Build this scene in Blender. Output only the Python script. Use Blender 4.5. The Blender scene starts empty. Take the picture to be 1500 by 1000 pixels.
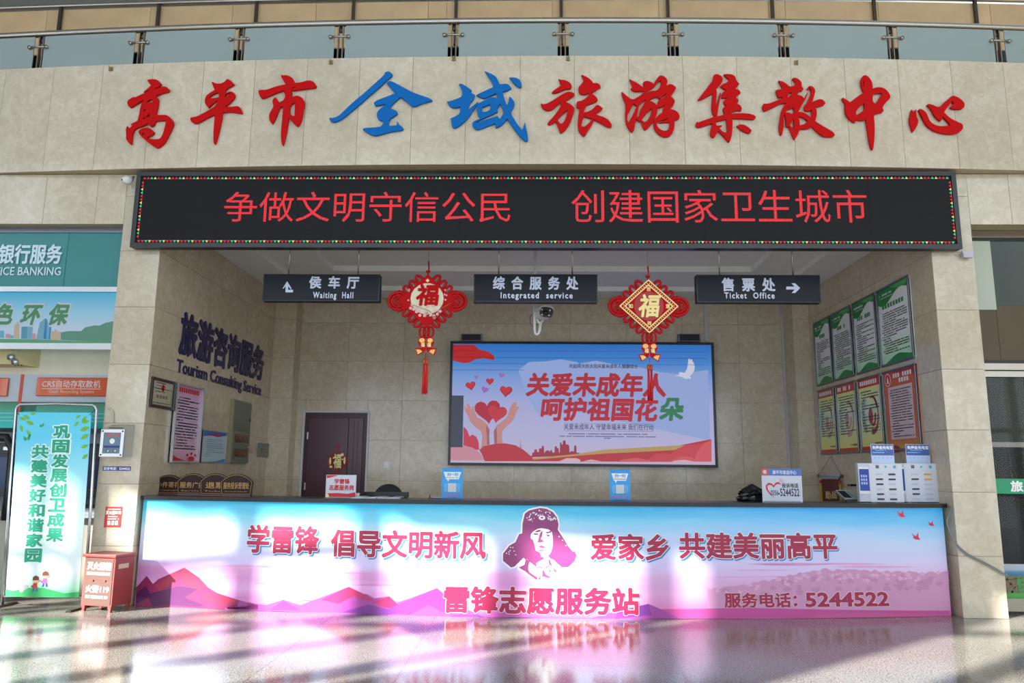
import bpy, math, random
from mathutils import Vector, Matrix
from mathutils.geometry import tessellate_polygon
from math import sin, cos, tan, pi, radians
random.seed(7)
SC = bpy.context.scene
COL = SC.collection

# ------------------------------------------------------------------ camera
FPX, PITCH, YAW, ROLL, CD, CH = 1105.2579, .1696, .0252, .0093, 8.7933, 1.55
_F = Vector((-sin(YAW)*cos(PITCH), cos(YAW)*cos(PITCH), sin(PITCH)))
_rt = Vector((cos(YAW), sin(YAW), 0)); _up = _rt.cross(_F)
_R = cos(ROLL)*_rt + sin(ROLL)*_up
_U = -sin(ROLL)*_rt + cos(ROLL)*_up
_O = Vector((0, -CD, CH))
cd = bpy.data.cameras.new('camera'); cam = bpy.data.objects.new('camera', cd); COL.objects.link(cam)
m = Matrix.Identity(4)
for i in range(3):
    m[i][0] = _R[i]; m[i][1] = _U[i]; m[i][2] = -_F[i]; m[i][3] = _O[i]
cam.matrix_world = m
cd.sensor_width = 36; cd.lens = FPX*36/1500; cd.clip_end = 300
SC.camera = cam

# ------------------------------------------------------------------ world, sun, exposure
w = bpy.data.worlds.new('sky'); SC.world = w; w.use_nodes = True
bg = w.node_tree.nodes['Background']
bg.inputs[0].default_value = (.80, .90, 1.0, 1); bg.inputs[1].default_value = 3.75
SUN_AZ, SUN_EL = radians(51), radians(26)
sd = Vector((sin(SUN_AZ)*cos(SUN_EL), cos(SUN_AZ)*cos(SUN_EL), -sin(SUN_EL)))
sl = bpy.data.lights.new('sun', 'SUN'); sl.energy = 22; sl.angle = radians(.53); sl.color = (1, .97, .92)
so = bpy.data.objects.new('sun', sl); so.rotation_euler = sd.to_track_quat('-Z', 'Y').to_euler(); so.location = (-20, -20, 20); COL.objects.link(so)
vs = SC.view_settings; vs.view_transform = 'Standard'; vs.look = 'None'; vs.gamma = 1; vs.use_curve_mapping = False; vs.exposure = 0.0
SC.cycles.use_denoising = True
SC.cycles.max_bounces = 8; SC.cycles.diffuse_bounces = 5; SC.cycles.sample_clamp_indirect = 6

# ------------------------------------------------------------------ helpers
def ray(px, py): return _F + _R*((px-750)/FPX) - _U*((py-500)/FPX)
def B(px, py, ax, v):
    d = ray(px, py); i = 'XYZ'.index(ax); return _O + d*((v-_O[i])/d[i])

def lin(h):
    h = h.lstrip('#'); r = []
    for i in (0, 2, 4):
        c = int(h[i:i+2], 16)/255
        r.append(c/12.92 if c <= .04045 else ((c+.055)/1.055)**2.4)
    return r + [1]
MATS = {}
def mat(name, col, rough=.5, metal=0, emit=None, es=1, spec=.5, alpha=1, noise=0, ns=8, trans=0, coat=0):
    if name in MATS: return MATS[name]
    mt = bpy.data.materials.new(name); mt.use_nodes = True; MATS[name] = mt
    nt = mt.node_tree; b = nt.nodes['Principled BSDF']
    c = lin(col) if isinstance(col, str) else list(col)+[1]
    b.inputs['Base Color'].default_value = c
    b.inputs['Roughness'].default_value = rough; b.inputs['Metallic'].default_value = metal
    b.inputs['Specular IOR Level'].default_value = spec; b.inputs['Alpha'].default_value = alpha
    b.inputs['Transmission Weight'].default_value = trans; b.inputs['Coat Weight'].default_value = coat
    if emit:
        b.inputs['Emission Color'].default_value = lin(emit) if isinstance(emit, str) else list(emit)+[1]
        b.inputs['Emission Strength'].default_value = es
    if noise:
        tc = nt.nodes.new('ShaderNodeTexCoord'); n = nt.nodes.new('ShaderNodeTexNoise'); n.inputs['Scale'].default_value = ns
        n.inputs['Detail'].default_value = 4
        r = nt.nodes.new('ShaderNodeValToRGB')
        r.color_ramp.elements[0].position = .3; r.color_ramp.elements[1].position = .7
        r.color_ramp.elements[0].color = [x*(1-noise) for x in c[:3]]+[1]
        r.color_ramp.elements[1].color = [min(1, x*(1+noise)) for x in c[:3]]+[1]
        nt.links.new(tc.outputs['Object'], n.inputs['Vector']); nt.links.new(n.outputs['Fac'], r.inputs['Fac'])
        nt.links.new(r.outputs['Color'], b.inputs['Base Color'])
    return mt

def stone(name, cols, rough, scale=2.2, spec=.5):
    """cream marble: warped blotches and fine veins, small change from slab to slab"""
    mt = bpy.data.materials.new(name); mt.use_nodes = True; MATS[name] = mt
    nt = mt.node_tree; N = nt.nodes; L = nt.links; b = N['Principled BSDF']
    tc = N.new('ShaderNodeTexCoord'); oi = N.new('ShaderNodeObjectInfo')
    add = N.new('ShaderNodeVectorMath'); add.operation = 'MULTIPLY_ADD'; add.inputs[1].default_value = (1, 1, 1)
    comb = N.new('ShaderNodeCombineXYZ')
    mul = N.new('ShaderNodeMath'); mul.operation = 'MULTIPLY'; mul.inputs[1].default_value = 37
    L.new(oi.outputs['Random'], mul.inputs[0])
    for i in range(3): L.new(mul.outputs[0], comb.inputs[i])
    L.new(tc.outputs['Object'], add.inputs[0]); L.new(comb.outputs[0], add.inputs[2])
    n1 = N.new('ShaderNodeTexNoise'); n1.inputs['Scale'].default_value = scale; n1.inputs['Detail'].default_value = 6; n1.inputs['Distortion'].default_value = 2.2
    n2 = N.new('ShaderNodeTexNoise'); n2.inputs['Scale'].default_value = scale*4.5; n2.inputs['Detail'].default_value = 5; n2.inputs['Distortion'].default_value = 1.3
    L.new(add.outputs[0], n1.inputs['Vector']); L.new(add.outputs[0], n2.inputs['Vector'])
    mx = N.new('ShaderNodeMix'); mx.data_type = 'FLOAT'; mx.inputs[0].default_value = .55
    L.new(n1.outputs['Fac'], mx.inputs[2]); L.new(n2.outputs['Fac'], mx.inputs[3])
    r = N.new('ShaderNodeValToRGB'); e = r.color_ramp.elements
    e[0].position = .38; e[0].color = lin(cols[0]); e[1].position = .60; e[1].color = lin(cols[2])
    k = e.new(.5); k.color = lin(cols[1])
    L.new(mx.outputs[0], r.inputs['Fac'])
    hv = N.new('ShaderNodeHueSaturation'); mr = N.new('ShaderNodeMapRange')
    mr.inputs['To Min'].default_value = .96; mr.inputs['To Max'].default_value = 1.04
    L.new(oi.outputs['Random'], mr.inputs[0]); L.new(mr.outputs[0], hv.inputs['Value']); L.new(r.outputs['Color'], hv.inputs['Color'])
    L.new(hv.outputs['Color'], b.inputs['Base Color'])
    b.inputs['Roughness'].default_value = rough; b.inputs['Specular IOR Level'].default_value = spec
    return mt

def link(o, parent=None):
    COL.objects.link(o)
    if parent is not None: o.parent = parent
    return o
def wloc(o):
    v = Vector(o.location)
    while o.parent: o = o.parent; v += o.location
    return v
def tag(o, label=None, cat=None, group=None, kind=None):
    if label: o['label'] = label
    if cat: o['category'] = cat
    if group: o['group'] = group
    if kind: o['kind'] = kind
    return o
def empty(name, loc, label=None, cat=None, group=None, kind=None):
    o = bpy.data.objects.new(name, None); o.location = loc; o.empty_display_size = .1; COL.objects.link(o)
    return tag(o, label, cat, group, kind)

class Fr:
    """a flat (or gently bowed) surface in the place: a runs along it, b upwards, d out of it"""
    def __init__(s, ax, val, curve=None):
        s.ax, s.val, s.curve = ax, val, curve          # 'Y' faces the hall, 'L' left wall facing +X, 'R' right wall facing -X
    def w(s, a, b, d=0):
        if s.ax == 'Y': return Vector((a, (s.curve(a) if s.curve else s.val) - d, b))
        if s.ax == 'L': return Vector((s.val + d, a, b))
        return Vector((s.val - d, -a, b))
    def px(s, x, y):
        if s.ax == 'Y':
            v = s.val
            for _ in range(8 if s.curve else 1):
                p = B(x, y, 'Y', v)
                if s.curve: v = s.curve(p.x)
            return p.x, p.z
        p = B(x, y, 'X', s.val)
        return (p.y if s.ax == 'L' else -p.y), p.z

class M:
    def __init__(s): s.v = []; s.f = []; s.sm = []
    def add(s, vs, fs, smooth=False):
        n = len(s.v); s.v += [Vector(v) for v in vs]; s.f += [tuple(i+n for i in f) for f in fs]; s.sm += [smooth]*len(fs); return s
    def hexa(s, p):   # 8 points: bottom 4, top 4
        return s.add(p, [(0, 3, 2, 1), (4, 5, 6, 7), (0, 1, 5, 4), (1, 2, 6, 5), (2, 3, 7, 6), (3, 0, 4, 7)])
    def box(s, x0, x1, y0, y1, z0, z1):
        return s.hexa([(x0, y0, z0), (x1, y0, z0), (x1, y1, z0), (x0, y1, z0), (x0, y0, z1), (x1, y0, z1), (x1, y1, z1), (x0, y1, z1)])
    def fbox(s, F, a0, a1, b0, b1, d0, d1, n=1):
        for i in range(n):
            p, q = a0+(a1-a0)*i/n, a0+(a1-a0)*(i+1)/n
            s.hexa([F.w(p, b0, d1), F.w(q, b0, d1), F.w(q, b0, d0), F.w(p, b0, d0), F.w(p, b1, d1), F.w(q, b1, d1), F.w(q, b1, d0), F.w(p, b1, d0)])
        return s
    def tilt(s, F, a0, a1, b0, b1, d0, d1, k=.0013):
        e = [d1+random.uniform(-k, k) for _ in range(3)]; e.append(e[0]+e[2]-e[1])
        return s.hexa([F.w(a0, b0, e[0]), F.w(a1, b0, e[1]), F.w(a1, b0, d0), F.w(a0, b0, d0), F.w(a0, b1, e[3]), F.w(a1, b1, e[2]), F.w(a1, b1, d0), F.w(a0, b1, d0)])
    def frame(s, F, a0, a1, b0, b1, wd, d0, d1):
        s.fbox(F, a0, a1, b0, b0+wd, d0, d1); s.fbox(F, a0, a1, b1-wd, b1, d0, d1)
        s.fbox(F, a0, a0+wd, b0+wd, b1-wd, d0, d1); s.fbox(F, a1-wd, a1, b0+wd, b1-wd, d0, d1); return s
    def poly(s, F, loops, d, thick=0):
        loops = [l for l in loops if len(l) > 2]
        flat = [p for l in loops for p in l]
        tris = tessellate_polygon([[Vector((p[0], p[1], 0)) for p in l] for l in loops])
        if F.curve and max(p[0] for p in flat)-min(p[0] for p in flat) > .25:
            for t in tris:
                T = [flat[i] for i in t]
                lo = math.floor(min(p[0] for p in T)/.12); hi = math.floor(max(p[0] for p in T)/.12)
                for k in range(lo, hi+1):
                    P = clip(clip(T, k*.12, 1), (k+1)*.12, -1)
                    if len(P) > 2: s.add([F.w(p[0], p[1], d) for p in P], [tuple(range(len(P)))])
            return s
        s.add([F.w(p[0], p[1], d) for p in flat], [tuple(t) for t in tris])
        if thick:
            s.add([F.w(p[0], p[1], d-thick) for p in flat], [tuple(reversed(t)) for t in tris])
            for l in loops:
                n = len(l)
                s.add([F.w(p[0], p[1], d) for p in l]+[F.w(p[0], p[1], d-thick) for p in l], [(i, (i+1) % n, (i+1) % n+n, i+n) for i in range(n)])
        return s
    def ppoly(s, F, pts, d, thick=0, holes=()):      # outline given in photo pixels of that surface
        return s.poly(F, [[F.px(*p) for p in pts]]+[[F.px(*p) for p in h] for h in holes], d, thick)
    def tube(s, pts, r, n=8, closed=False, cap=True):
        pts = [Vector(p) for p in pts]; rings = []; N = len(pts); up = None
        for i, p in enumerate(pts):
            a = pts[(i-1) % N] if (closed or i > 0) else p; b = pts[(i+1) % N] if (closed or i < N-1) else p
            t = (b-a).normalized()
            if up is None:
                up = Vector((0, 0, 1)) if abs(t.z) < .9 else Vector((1, 0, 0))
            up = (up - t*up.dot(t)); up = up.normalized() if up.length > 1e-6 else t.orthogonal().normalized()
            sd_ = t.cross(up); rr = r[i] if isinstance(r, (list, tuple)) else r
            rings.append([p+(up*cos(2*pi*k/n)+sd_*sin(2*pi*k/n))*rr for k in range(n)])
        vs = [v for q in rings for v in q]; fs = []
        for i in range(N if closed else N-1):
            j = (i+1) % N
            for k in range(n): fs.append((i*n+k, i*n+(k+1) % n, j*n+(k+1) % n, j*n+k))
        if cap and not closed: fs.append(tuple(reversed(range(n)))); fs.append(tuple((N-1)*n+k for k in range(n)))
        return s.add(vs, fs, True)
    def disc(s, F, a, b, r, d, thick=0, n=20, ry=None):
        return s.poly(F, [[(a+r*cos(2*pi*k/n), b+(ry or r)*sin(2*pi*k/n)) for k in range(n)]], d, thick)
    def text(s, F, t, p0, p1, d, bold=0, thick=0, shear=0, local=False, only=None, sp=0):
        """p0 = left bottom, p1 = right top (photo pixels of that surface, or its own metres); only = one character of the line"""
        (a0, b0), (a1, b1) = (p0, p1) if local else (F.px(*p0), F.px(*p1))
        lay = layout(t, sp)
        P = [(x+v[0], v[1]) for c, x in lay for v in glyph(c, thick)[0]]
        x0 = min(p[0] for p in P); x1 = max(p[0] for p in P); y0 = min(p[1] for p in P); y1 = max(p[1] for p in P)
        ka, kb = (a1-a0)/max(1e-6, x1-x0), (b1-b0)/max(1e-6, y1-y0)
        for i, (c, x) in enumerate(lay):
            if only is not None and i != only: continue
            vs, fs = glyph(c, thick)
            if not vs: continue
            offs = [(0, 0)] if not bold else [(bold*cos(q*pi/4+.39), bold*sin(q*pi/4+.39)) for q in range(8)]
            for q, (ox, oy) in enumerate(offs):
                out = []
                for v in vs:
                    fb = (v[1]-y0+oy)*kb
                    out.append(F.w(a0+(x+v[0]-x0+ox)*ka+shear*(fb-.5*(b1-b0)), b0+fb, d+q*2e-5+(v[2] if thick else 0)))
                s.add(out, fs)
        return s
    def build(s, name, mt, parent=None, label=None, cat=None, group=None, kind=None, smooth=False, bevel=0):
        if not s.v: s.box(0, .001, 0, .001, 0, .001)
        me = bpy.data.meshes.new(name)
        if parent is not None: org = wloc(parent)
        else:
            xs = [v.x for v in s.v]; ys = [v.y for v in s.v]; zs = [v.z for v in s.v]
            org = Vector(((min(xs)+max(xs))/2, (min(ys)+max(ys))/2, min(zs)))
        if parent is None: loc = org
        else:
            xs = [v.x for v in s.v]; ys = [v.y for v in s.v]; zs = [v.z for v in s.v]
            c = Vector(((min(xs)+max(xs))/2, (min(ys)+max(ys))/2, (min(zs)+max(zs))/2)); loc = c-org; org = c
        me.from_pydata([tuple(v-org) for v in s.v], [], s.f)
        for i, p in enumerate(me.polygons): p.use_smooth = smooth or s.sm[i]
        me.materials.append(mt)
        o = bpy.data.objects.new(name, me); o.location = loc; link(o, parent)
        if bevel:
            bv = o.modifiers.new('bevel', 'BEVEL'); bv.width = bevel; bv.segments = 2; bv.limit_method = 'ANGLE'
        return tag(o, label, cat, group, kind)

def clip(P, x, sgn):
    out = []
    for i in range(len(P)):
        p, q = P[i], P[(i+1) % len(P)]
        pi_, qi = sgn*(p[0]-x) >= 0, sgn*(q[0]-x) >= 0
        if pi_: out.append(p)
        if pi_ != qi:
            t = (x-p[0])/(q[0]-p[0]); out.append((x, p[1]+(q[1]-p[1])*t))
    return out
_G = {}; _A = {}
def glyph(t, thick=0, res=2):
    k = (t, thick)
    if k in _G: return _G[k]
    c = bpy.data.curves.new('lettering', 'FONT'); c.body = t; c.size = 1; c.resolution_u = res
    if thick: c.extrude = thick/2
    o = bpy.data.objects.new('lettering', c)
    me = o.to_mesh()
    vs = [tuple(v.co) for v in me.vertices]; fs = [tuple(p.vertices) for p in me.polygons]
    if thick: vs = [(x, y, z+thick/2) for x, y, z in vs]
    o.to_mesh_clear(); bpy.data.objects.remove(o); bpy.data.curves.remove(c)
    _G[k] = (vs, fs); return vs, fs
def advance(p):
    if p not in _A:
        a = glyph('I'+p+'I')[0]; b = glyph('II')[0]
        _A[p] = max(v[0] for v in a)-max(v[0] for v in b)
    return _A[p]
def layout(t, sp=0):
    out = []; x = 0
    for c in t:
        if c != ' ': out.append((c, x))
        x += advance(c)+sp
    return out
def chars(F, t, p0, p1, d, mt, name, parent, bold=0, label=None, sp=0):
    """each character of a printed line is a part of its own"""
    for i in range(len(layout(t))):
        M().text(F, t, p0, p1, d, bold, only=i, sp=sp).build(name, mt, parent, label)
def dashes(m_, F, a0, a1, b, h, d, fill=1.0, cw=None):
    """a row of fine print too small to read"""
    cw = cw or h*1.05; a = a0
    end = a0+(a1-a0)*fill
    while a < end-cw*.6:
        if random.random() > .1: m_.poly(F, [[(a, b), (a+cw*.72, b), (a+cw*.72, b+h), (a, b+h)]], d)
        a += cw
    return m_
def copy_tree(o, parent=None, dl=None):
    c = o.copy(); COL.objects.link(c); c.parent = parent
    if dl is not None: c.location = Vector(o.location)+Vector(dl)
    for ch in list(o.children): copy_tree(ch, c)
    return c

# ------------------------------------------------------------------ materials
CREAM = stone('cream_marble', ('#B9AE99', '#C0B6A2', '#C8BFAE'), .11)
ALC = stone('alcove_marble', ('#BDAF97', '#C5B8A1', '#CDC2AD'), .14)
JOINT = mat('joint_grey', '#8A7F6B', .8)
STEEL = mat('brushed_steel', '#A9A59E', .28, 1)
DSTEEL = mat('dark_steel', '#4B4640', .4, .8)
ALU = mat('aluminium', '#C9CCCF', .3, .9)
GALU = mat('grey_trim', '#7B8089', .35, .7)
BLACK = mat('black_plastic', '#15171C', .4)
WHITE = mat('white_plastic', '#E8EAEC', .4)
PAPER = mat('white_print', '#E9EAEE', .5)
INK = mat('dark_ink', '#2E3238', .6)
RED = mat('red_lacquer', '#B4060C', .5, spec=.1)
REDP = mat('red_print', '#C41F2E', .5)
GOLD = mat('gold_print', '#E3D08A', .4, .3)

# granite floor
def granite():
    mt = bpy.data.materials.new('polished_granite'); mt.use_nodes = True; nt = mt.node_tree; N = nt.nodes; L = nt.links; b = N['Principled BSDF']
    tc = N.new('ShaderNodeTexCoord'); n = N.new('ShaderNodeTexNoise'); n.inputs['Scale'].default_value = 80; n.inputs['Detail'].default_value = 2
    n2 = N.new('ShaderNodeTexNoise'); n2.inputs['Scale'].default_value = 1.3; n2.inputs['Detail'].default_value = 4
    L.new(tc.outputs['Object'], n.inputs['Vector']); L.new(tc.outputs['Object'], n2.inputs['Vector'])
    r = N.new('ShaderNodeValToRGB'); e = r.color_ramp.elements
    e[0].position = .38; e[0].color = lin('#56534D'); e[1].position = .6; e[1].color = lin('#9E9A91')
    k = e.new(.47); k.color = lin('#86827A')
    L.new(n.outputs['Fac'], r.inputs['Fac'])
    mx = N.new('ShaderNodeMix'); mx.data_type = 'RGBA'; mx.blend_type = 'MULTIPLY'; mx.inputs[0].default_value = .25
    L.new(r.outputs['Color'], mx.inputs[6]); L.new(n2.outputs['Fac'], mx.inputs[7])
    L.new(mx.outputs[2], b.inputs['Base Color']); b.inputs['Roughness'].default_value = .12; b.inputs['Specular IOR Level'].default_value = .45
    return mt
GRAN = granite()

# ------------------------------------------------------------------ key planes
XL, XR, XLo, XRo = -4.534, 4.766, -5.021, 5.258
YB = 4.525; ZC = 4.62; S, Z0 = .6996, -.0401
ZS = [0]+[S*k+Z0 for k in range(1, 9)]
beamY = lambda x: -.32+.0058*x*x
cntY = lambda x: -.33+.0203*x*x
FACE = Fr('Y', 0); LW = Fr('L', XL); RW = Fr('R', XR); BK = Fr('Y', YB)
BEAM = Fr('Y', -.32, beamY); CNT = Fr('Y', -.33, cntY)

# ------------------------------------------------------------------ setting: floor
fl = M().box(-24, 16, -14.3, 9, -.2, -.003).build('floor', GRAN, kind='structure')
g = .0015
for i in range(-7, 7):
    for j in range(-4, 1):
        if j == 0 : y1 = 4.5
        x0, x1, y0, y1 = i*1.1+.1, i*1.1+1.2, j*1.1-.1, j*1.1+1.0
        if j == 0 and (i < -5 or i > 4): continue
        M().box(x0+g, x1-g, y0+g, y1-g, -.0028, 0).build('stone_tile', GRAN, fl)

# hall shell around and behind the camera
CEILW = mat('white_ceiling', '#D8D8D4', .8, noise=.03)
M().box(-24.3, 16.3, -14.3, 9.3, 12.6, 12.9).build('ceiling_hall', CEILW, kind='structure', label='high white ceiling of the hall')
HW = mat('hall_wall', '#B8AE98', .6, noise=.05)
M().box(-24.3, -24, -14.3, 9, 0, 12.6).build('wall_hall_left', HW, kind='structure')
M().box(16, 16.3, -14.3, .6, 0, 12.6).build('wall_hall_right', HW, kind='structure')
M().box(-24, 8.7, 9, 9.3, 0, 12.6).build('wall_hall_back', mat('dark_gallery_wall', '#33352F', .8, noise=.2), kind='structure')
win = empty('window_1', (-4, -14, 0), kind='structure', label='tall grid of hall windows facing the counter')
MUL = mat('window_frame_grey', '#8B8F90', .5, .2)
xs = [-23.9]+[-20.44+1.6*k for k in range(0, 23)]
WT = [(-24, 12.5), (-22.2, 12.35), (-21.7, 12.04), (-18.98, 11.98), (-18.7, 11.72), (-17.2, 11.64), (-15.5, 11.5), (-13, 11.27), (16, 11.27)]  # unseen head, underside stepped to set the tops of the sun patches
def wtop(x):
    for (a, p), (b, q) in zip(WT, WT[1:]):
        if x <= b: return p+(q-p)*(max(x, a)-a)/(b-a)
    return WT[-1][1]
for x in xs:
    M().box(x-.12, x+.12, -14.2, -14, 0, 12.6).build('mullion', MUL, win)
for x in (-22.8, -22.35): M().box(x-.05, x+.05, -14.2, -14, 0, 12.6).build('mullion', MUL, win)
# wide masonry pier that keeps the sun off the right half of the counter
PIERS = [(-15.05, -12.9)]
for a, b in PIERS: M().box(a, b, -14.3, -13.95, 0, 12.6).build('pier', HW, win)
M().box(-24, -18.84, -14.16, -14.04, 11.33, 11.5).build('transom', MUL, win)
M().box(-24, 16, -14.28, -13.98, 4.75, 6.6).build('spandrel_band', HW, win)
for z in (1.0, 2.9, 7.2, 7.75, 8.4, 10.3):
    M().box(-24, 16, -14.16, -14.04, z-.07, z+.07).build('transom', MUL, win)
hd = M()
for i in range(80):
    a, b = -24+.5*i, -23.5+.5*i
    hd.hexa([(a, -14.3, wtop(a)), (b, -14.3, wtop(b)), (b, -13.95, wtop(b)), (a, -13.95, wtop(a)), (a, -14.3, 12.6), (b, -14.3, 12.6), (b, -13.95, 12.6), (a, -13.95, 12.6)])
hd.build('window_head', HW, win)

# ------------------------------------------------------------------ setting: pillars, walls, ceiling of the alcove
def tiles(F, as_, bs, parent, mt, d0=0, d1=.018, gap=.0022, skip=None, curve=False):
    for i in range(len(as_)-1):
        for j in range(len(bs)-1):
            a0, a1, b0, b1 = as_[i]+gap, as_[i+1]-gap, bs[j]+gap, bs[j+1]-gap
            if skip and skip(a0, a1, b0, b1): continue
            M().tilt(F, a0, a1, b0, b1, d0, d1).build('stone_tile', mt, parent)
FT = Fr('Y', .018)
pl = M().box(XLo+.004, XL-.02, .018, .5, 0, 5.14).build('pillar', JOINT, kind='structure', label='cream marble pillar left of the counter, complaint box on it')
tiles(FT, [XLo, XL], ZS[:8], pl, CREAM)
tiles(FT, [XLo, XL], [ZS[7], 5.14], pl, CREAM)
pr_ = M().box(XR+.02, XRo-.004, .018, .5, 0, 5.14).build('pillar', JOINT, kind='structure', label='cream marble pillar right of the counter, grey cable across it')
tiles(FT, [XR, XRo], ZS[:8], pr_, CREAM)
tiles(FT, [XR, XRo], [ZS[7], 5.14], pr_, CREAM)
# outer cheeks of the pillars
M().box(XLo-.012, XLo, .02, .5, 0, 4.25).build('side_slab', CREAM, pl); M().box(XRo, XRo+.012, .02, .5, 0, 4.25).build('side_slab', CREAM, pr_)

wl = M().box(XL-.25, XL-.019, .5, YB+.2, 0, 4.7).build('wall_left', JOINT, kind='structure')
LWt = Fr('L', XL-.018); RWt = Fr('R', XR+.018); BKt = Fr('Y', YB+.018)
ya = [.0, .93, 1.93, 2.93, 3.93, YB]
tiles(LWt, ya, ZS[:7]+[ZC], wl, ALC)
wr = M().box(XR+.019, XR+.25, .5, YB+.2, 0, 4.7).build('wall_right', JOINT, kind='structure')
tiles(RWt, [-y for y in reversed(ya)], ZS[:7]+[ZC], wr, ALC)
wb = M().box(XL-.25, XR+.25, YB+.019, YB+.2, 0, 4.7).build('wall_back', JOINT, kind='structure')
xa = [XL]+[-.285+.995*k for k in range(-4, 6)]+[XR]
DOOR = (-3.985, -2.875, 2.535)
for i in range(len(xa)-1):
    for j in range(7):
        a0, a1 = xa[i], xa[i+1]; bs = ZS[:7]+[ZC]; b0, b1 = bs[j], bs[j+1]
        segs = [(a0, a1, b0, b1)]
        if b0 < DOOR[2]:
            segs = []
            if b1 > DOOR[2] and a0 < DOOR[1] and a1 > DOOR[0]: segs.append((max(a0, DOOR[0]), min(a1, DOOR[1]), DOOR[2], b1))
            if a0 < DOOR[0]: segs.append((a0, min(a1, DOOR[0]), b0, b1))
            if a1 > DOOR[1]: segs.append((max(a0, DOOR[1]), a1, b0, b1))
        for q in segs:
            if q[1]-q[0] < .03 or q[3]-q[2] < .03: continue
            M().tilt(BKt, q[0]+.0022, q[1]-.0022, q[2]+.0022, q[3]-.0022, 0, .018, .0017).build('stone_tile', ALC, wb)
# corner piers
for nm, x0, x1, y in (('pilaster', XL, -4.15, 4.2), ('pilaster', 4.49, XR, 4.0)):
    p_ = M().box(x0, x1, y+.018, YB, 0, ZC).build('pilaster', JOINT, kind='structure', label='narrow marble pilaster in the back corner of the alcove'+(' by the door' if x0 < 0 else ' by the posters'))
    tiles(Fr('Y', y+.018), [x0, x1], ZS[:7]+[ZC], p_, ALC)
    xx = x1 if x0 < 0 else x0
    for j in range(7):
        bs = ZS[:7]+[ZC]; M().box(xx-.006, xx+.006, y+.002, YB, bs[j]+.0022, bs[j+1]-.0022).build('stone_tile', ALC, p_)
# ceiling with two stepped recesses
AC = mat('alcove_ceiling_paint', '#EEEEEB', .7, noise=.02)
c_ = M()
def ring(m_, o, i, z, zt):   # flat border between rectangles o and i at z plus upstand to zt along i
    (ox0, ox1, oy0, oy1), (ix0, ix1, iy0, iy1) = o, i
    for q in ((ox0, ox1, oy0, iy0), (ox0, ox1, iy1, oy1), (ox0, ix0, iy0, iy1), (ix1, ox1, iy0, iy1)):
        m_.box(q[0], q[1], q[2], q[3], z, zt)
ring(c_, (XL, XR, .0, YB+.02), (-3.95, 4.2, .35, 3.93), ZC, 4.70)
ring(c_, (XL, XR, .0, YB+.02), (-3.19, 3.5, .9, 2.94), 4.70, 4.79)
c_.box(XL, XR, 0, YB+.02, 4.79, 4.85)
c_.build('ceiling', AC, kind='structure', label='white stepped ceiling of the alcove')
# door
MAR = mat('maroon_door', '#4A2330', .3, noise=.1, ns=3)
dr = M().fbox(BK, DOOR[0], DOOR[1], 0, DOOR[2], -.03, .0).build('door_1', mat('door_frame_dark', '#3A1820', .4), kind='structure', label='dark maroon double door in the back wall of the alcove')
a0, b0 = BK.px(453, 612); a1, b1 = BK.px(533, 612)
am = BK.px(510, 650)[0]
M().fbox(BK, a0, am-.004, .02, b0, 0, .03).build('door_leaf', MAR, dr, bevel=.004)
M().fbox(BK, am+.004, a1, .02, b0, 0, .03).build('door_leaf', MAR, dr, bevel=.004)
for q in (.25, .42): M().fbox(BK, am+(a1-am)*q*1.5, am+(a1-am)*q*1.5+.012, .1, b0-.05, .03, .034).build('door_groove', mat('door_frame_dark', ''), dr)
for z in (BK.px(455, 638)[1], BK.px(451, 712)[1]): M().fbox(BK, a0-.012, a0+.012, z-.06, z+.06, .03, .045).build('hinge', ALU, dr)
fr = M(); fr.fbox(BK, DOOR[0]-.035, DOOR[0], 0, DOOR[2]+.035, 0, .025); fr.fbox(BK, DOOR[1], DOOR[1]+.035, 0, DOOR[2]+.035, 0, .025); fr.fbox(BK, DOOR[0], DOOR[1], DOOR[2], DOOR[2]+.035, 0, .025)
fr.build('door_frame', mat('white_trim', '#C9CBD0', .5), dr)

# ------------------------------------------------------------------ setting: beam and lintels
BZ0, BZ1 = 5.14, 6.53
bm_ = M()
n = 26
for i in range(n):
    a, b = -8.5+17*i/n, -8.5+17*(i+1)/n
    bm_.hexa([(a, beamY(a)+.02, BZ0+.005), (b, beamY(b)+.02, BZ0+.005), (b, .6, BZ0+.005), (a, .6, BZ0+.005), (a, beamY(a)+.02, BZ1-.004), (b, beamY(b)+.02, BZ1-.004), (b, .6, BZ1-.004), (a, .6, BZ1-.004)])
bm = bm_.build('beam', mat('soffit_cream', '#A89A7C', .5), kind='structure', label='long bowed marble beam that carries the big characters')
k = -9
xb = [-2.763+.655*k for k in range(-9, 18)]
for i in range(len(xb)-1):
    a, b = xb[i]+.002, xb[i+1]-.002
    q = M(); q.fbox(Fr('Y', 0, lambda x: beamY(x)+.02), a, b, BZ0, BZ1, 0, .02+random.uniform(-.001, .001)); q.build('stone_panel', CREAM, bm)
zl0 = 4.497
ll = M().box(-8.5, XLo, .02, .5, zl0+.005, BZ0).build('trim_1', mat('soffit_cream', ''), kind='structure', label='marble lintel over the bank counter at the left')
tiles(FT, [x for x in [-2.763+.655*k for k in range(-9, -3)] if x < XLo-.1]+[XLo], [zl0, BZ0], ll, CREAM)
lr = M().box(XRo, 8.5, .02, .5, 4.505+.02, BZ0).build('trim_2', mat('soffit_cream', ''), kind='structure', label='marble lintel over the glass doors at the right')
tiles(FT, [XRo]+[x for x in [-2.763+.655*k for k in range(12, 18)] if x > XRo+.1], [4.505, BZ0], lr, CREAM)
M().box(XL, XR, .02, .3, 4.62, BZ0).build('trim_3', CREAM, kind='structure', label='marble header behind the long display board')

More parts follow.
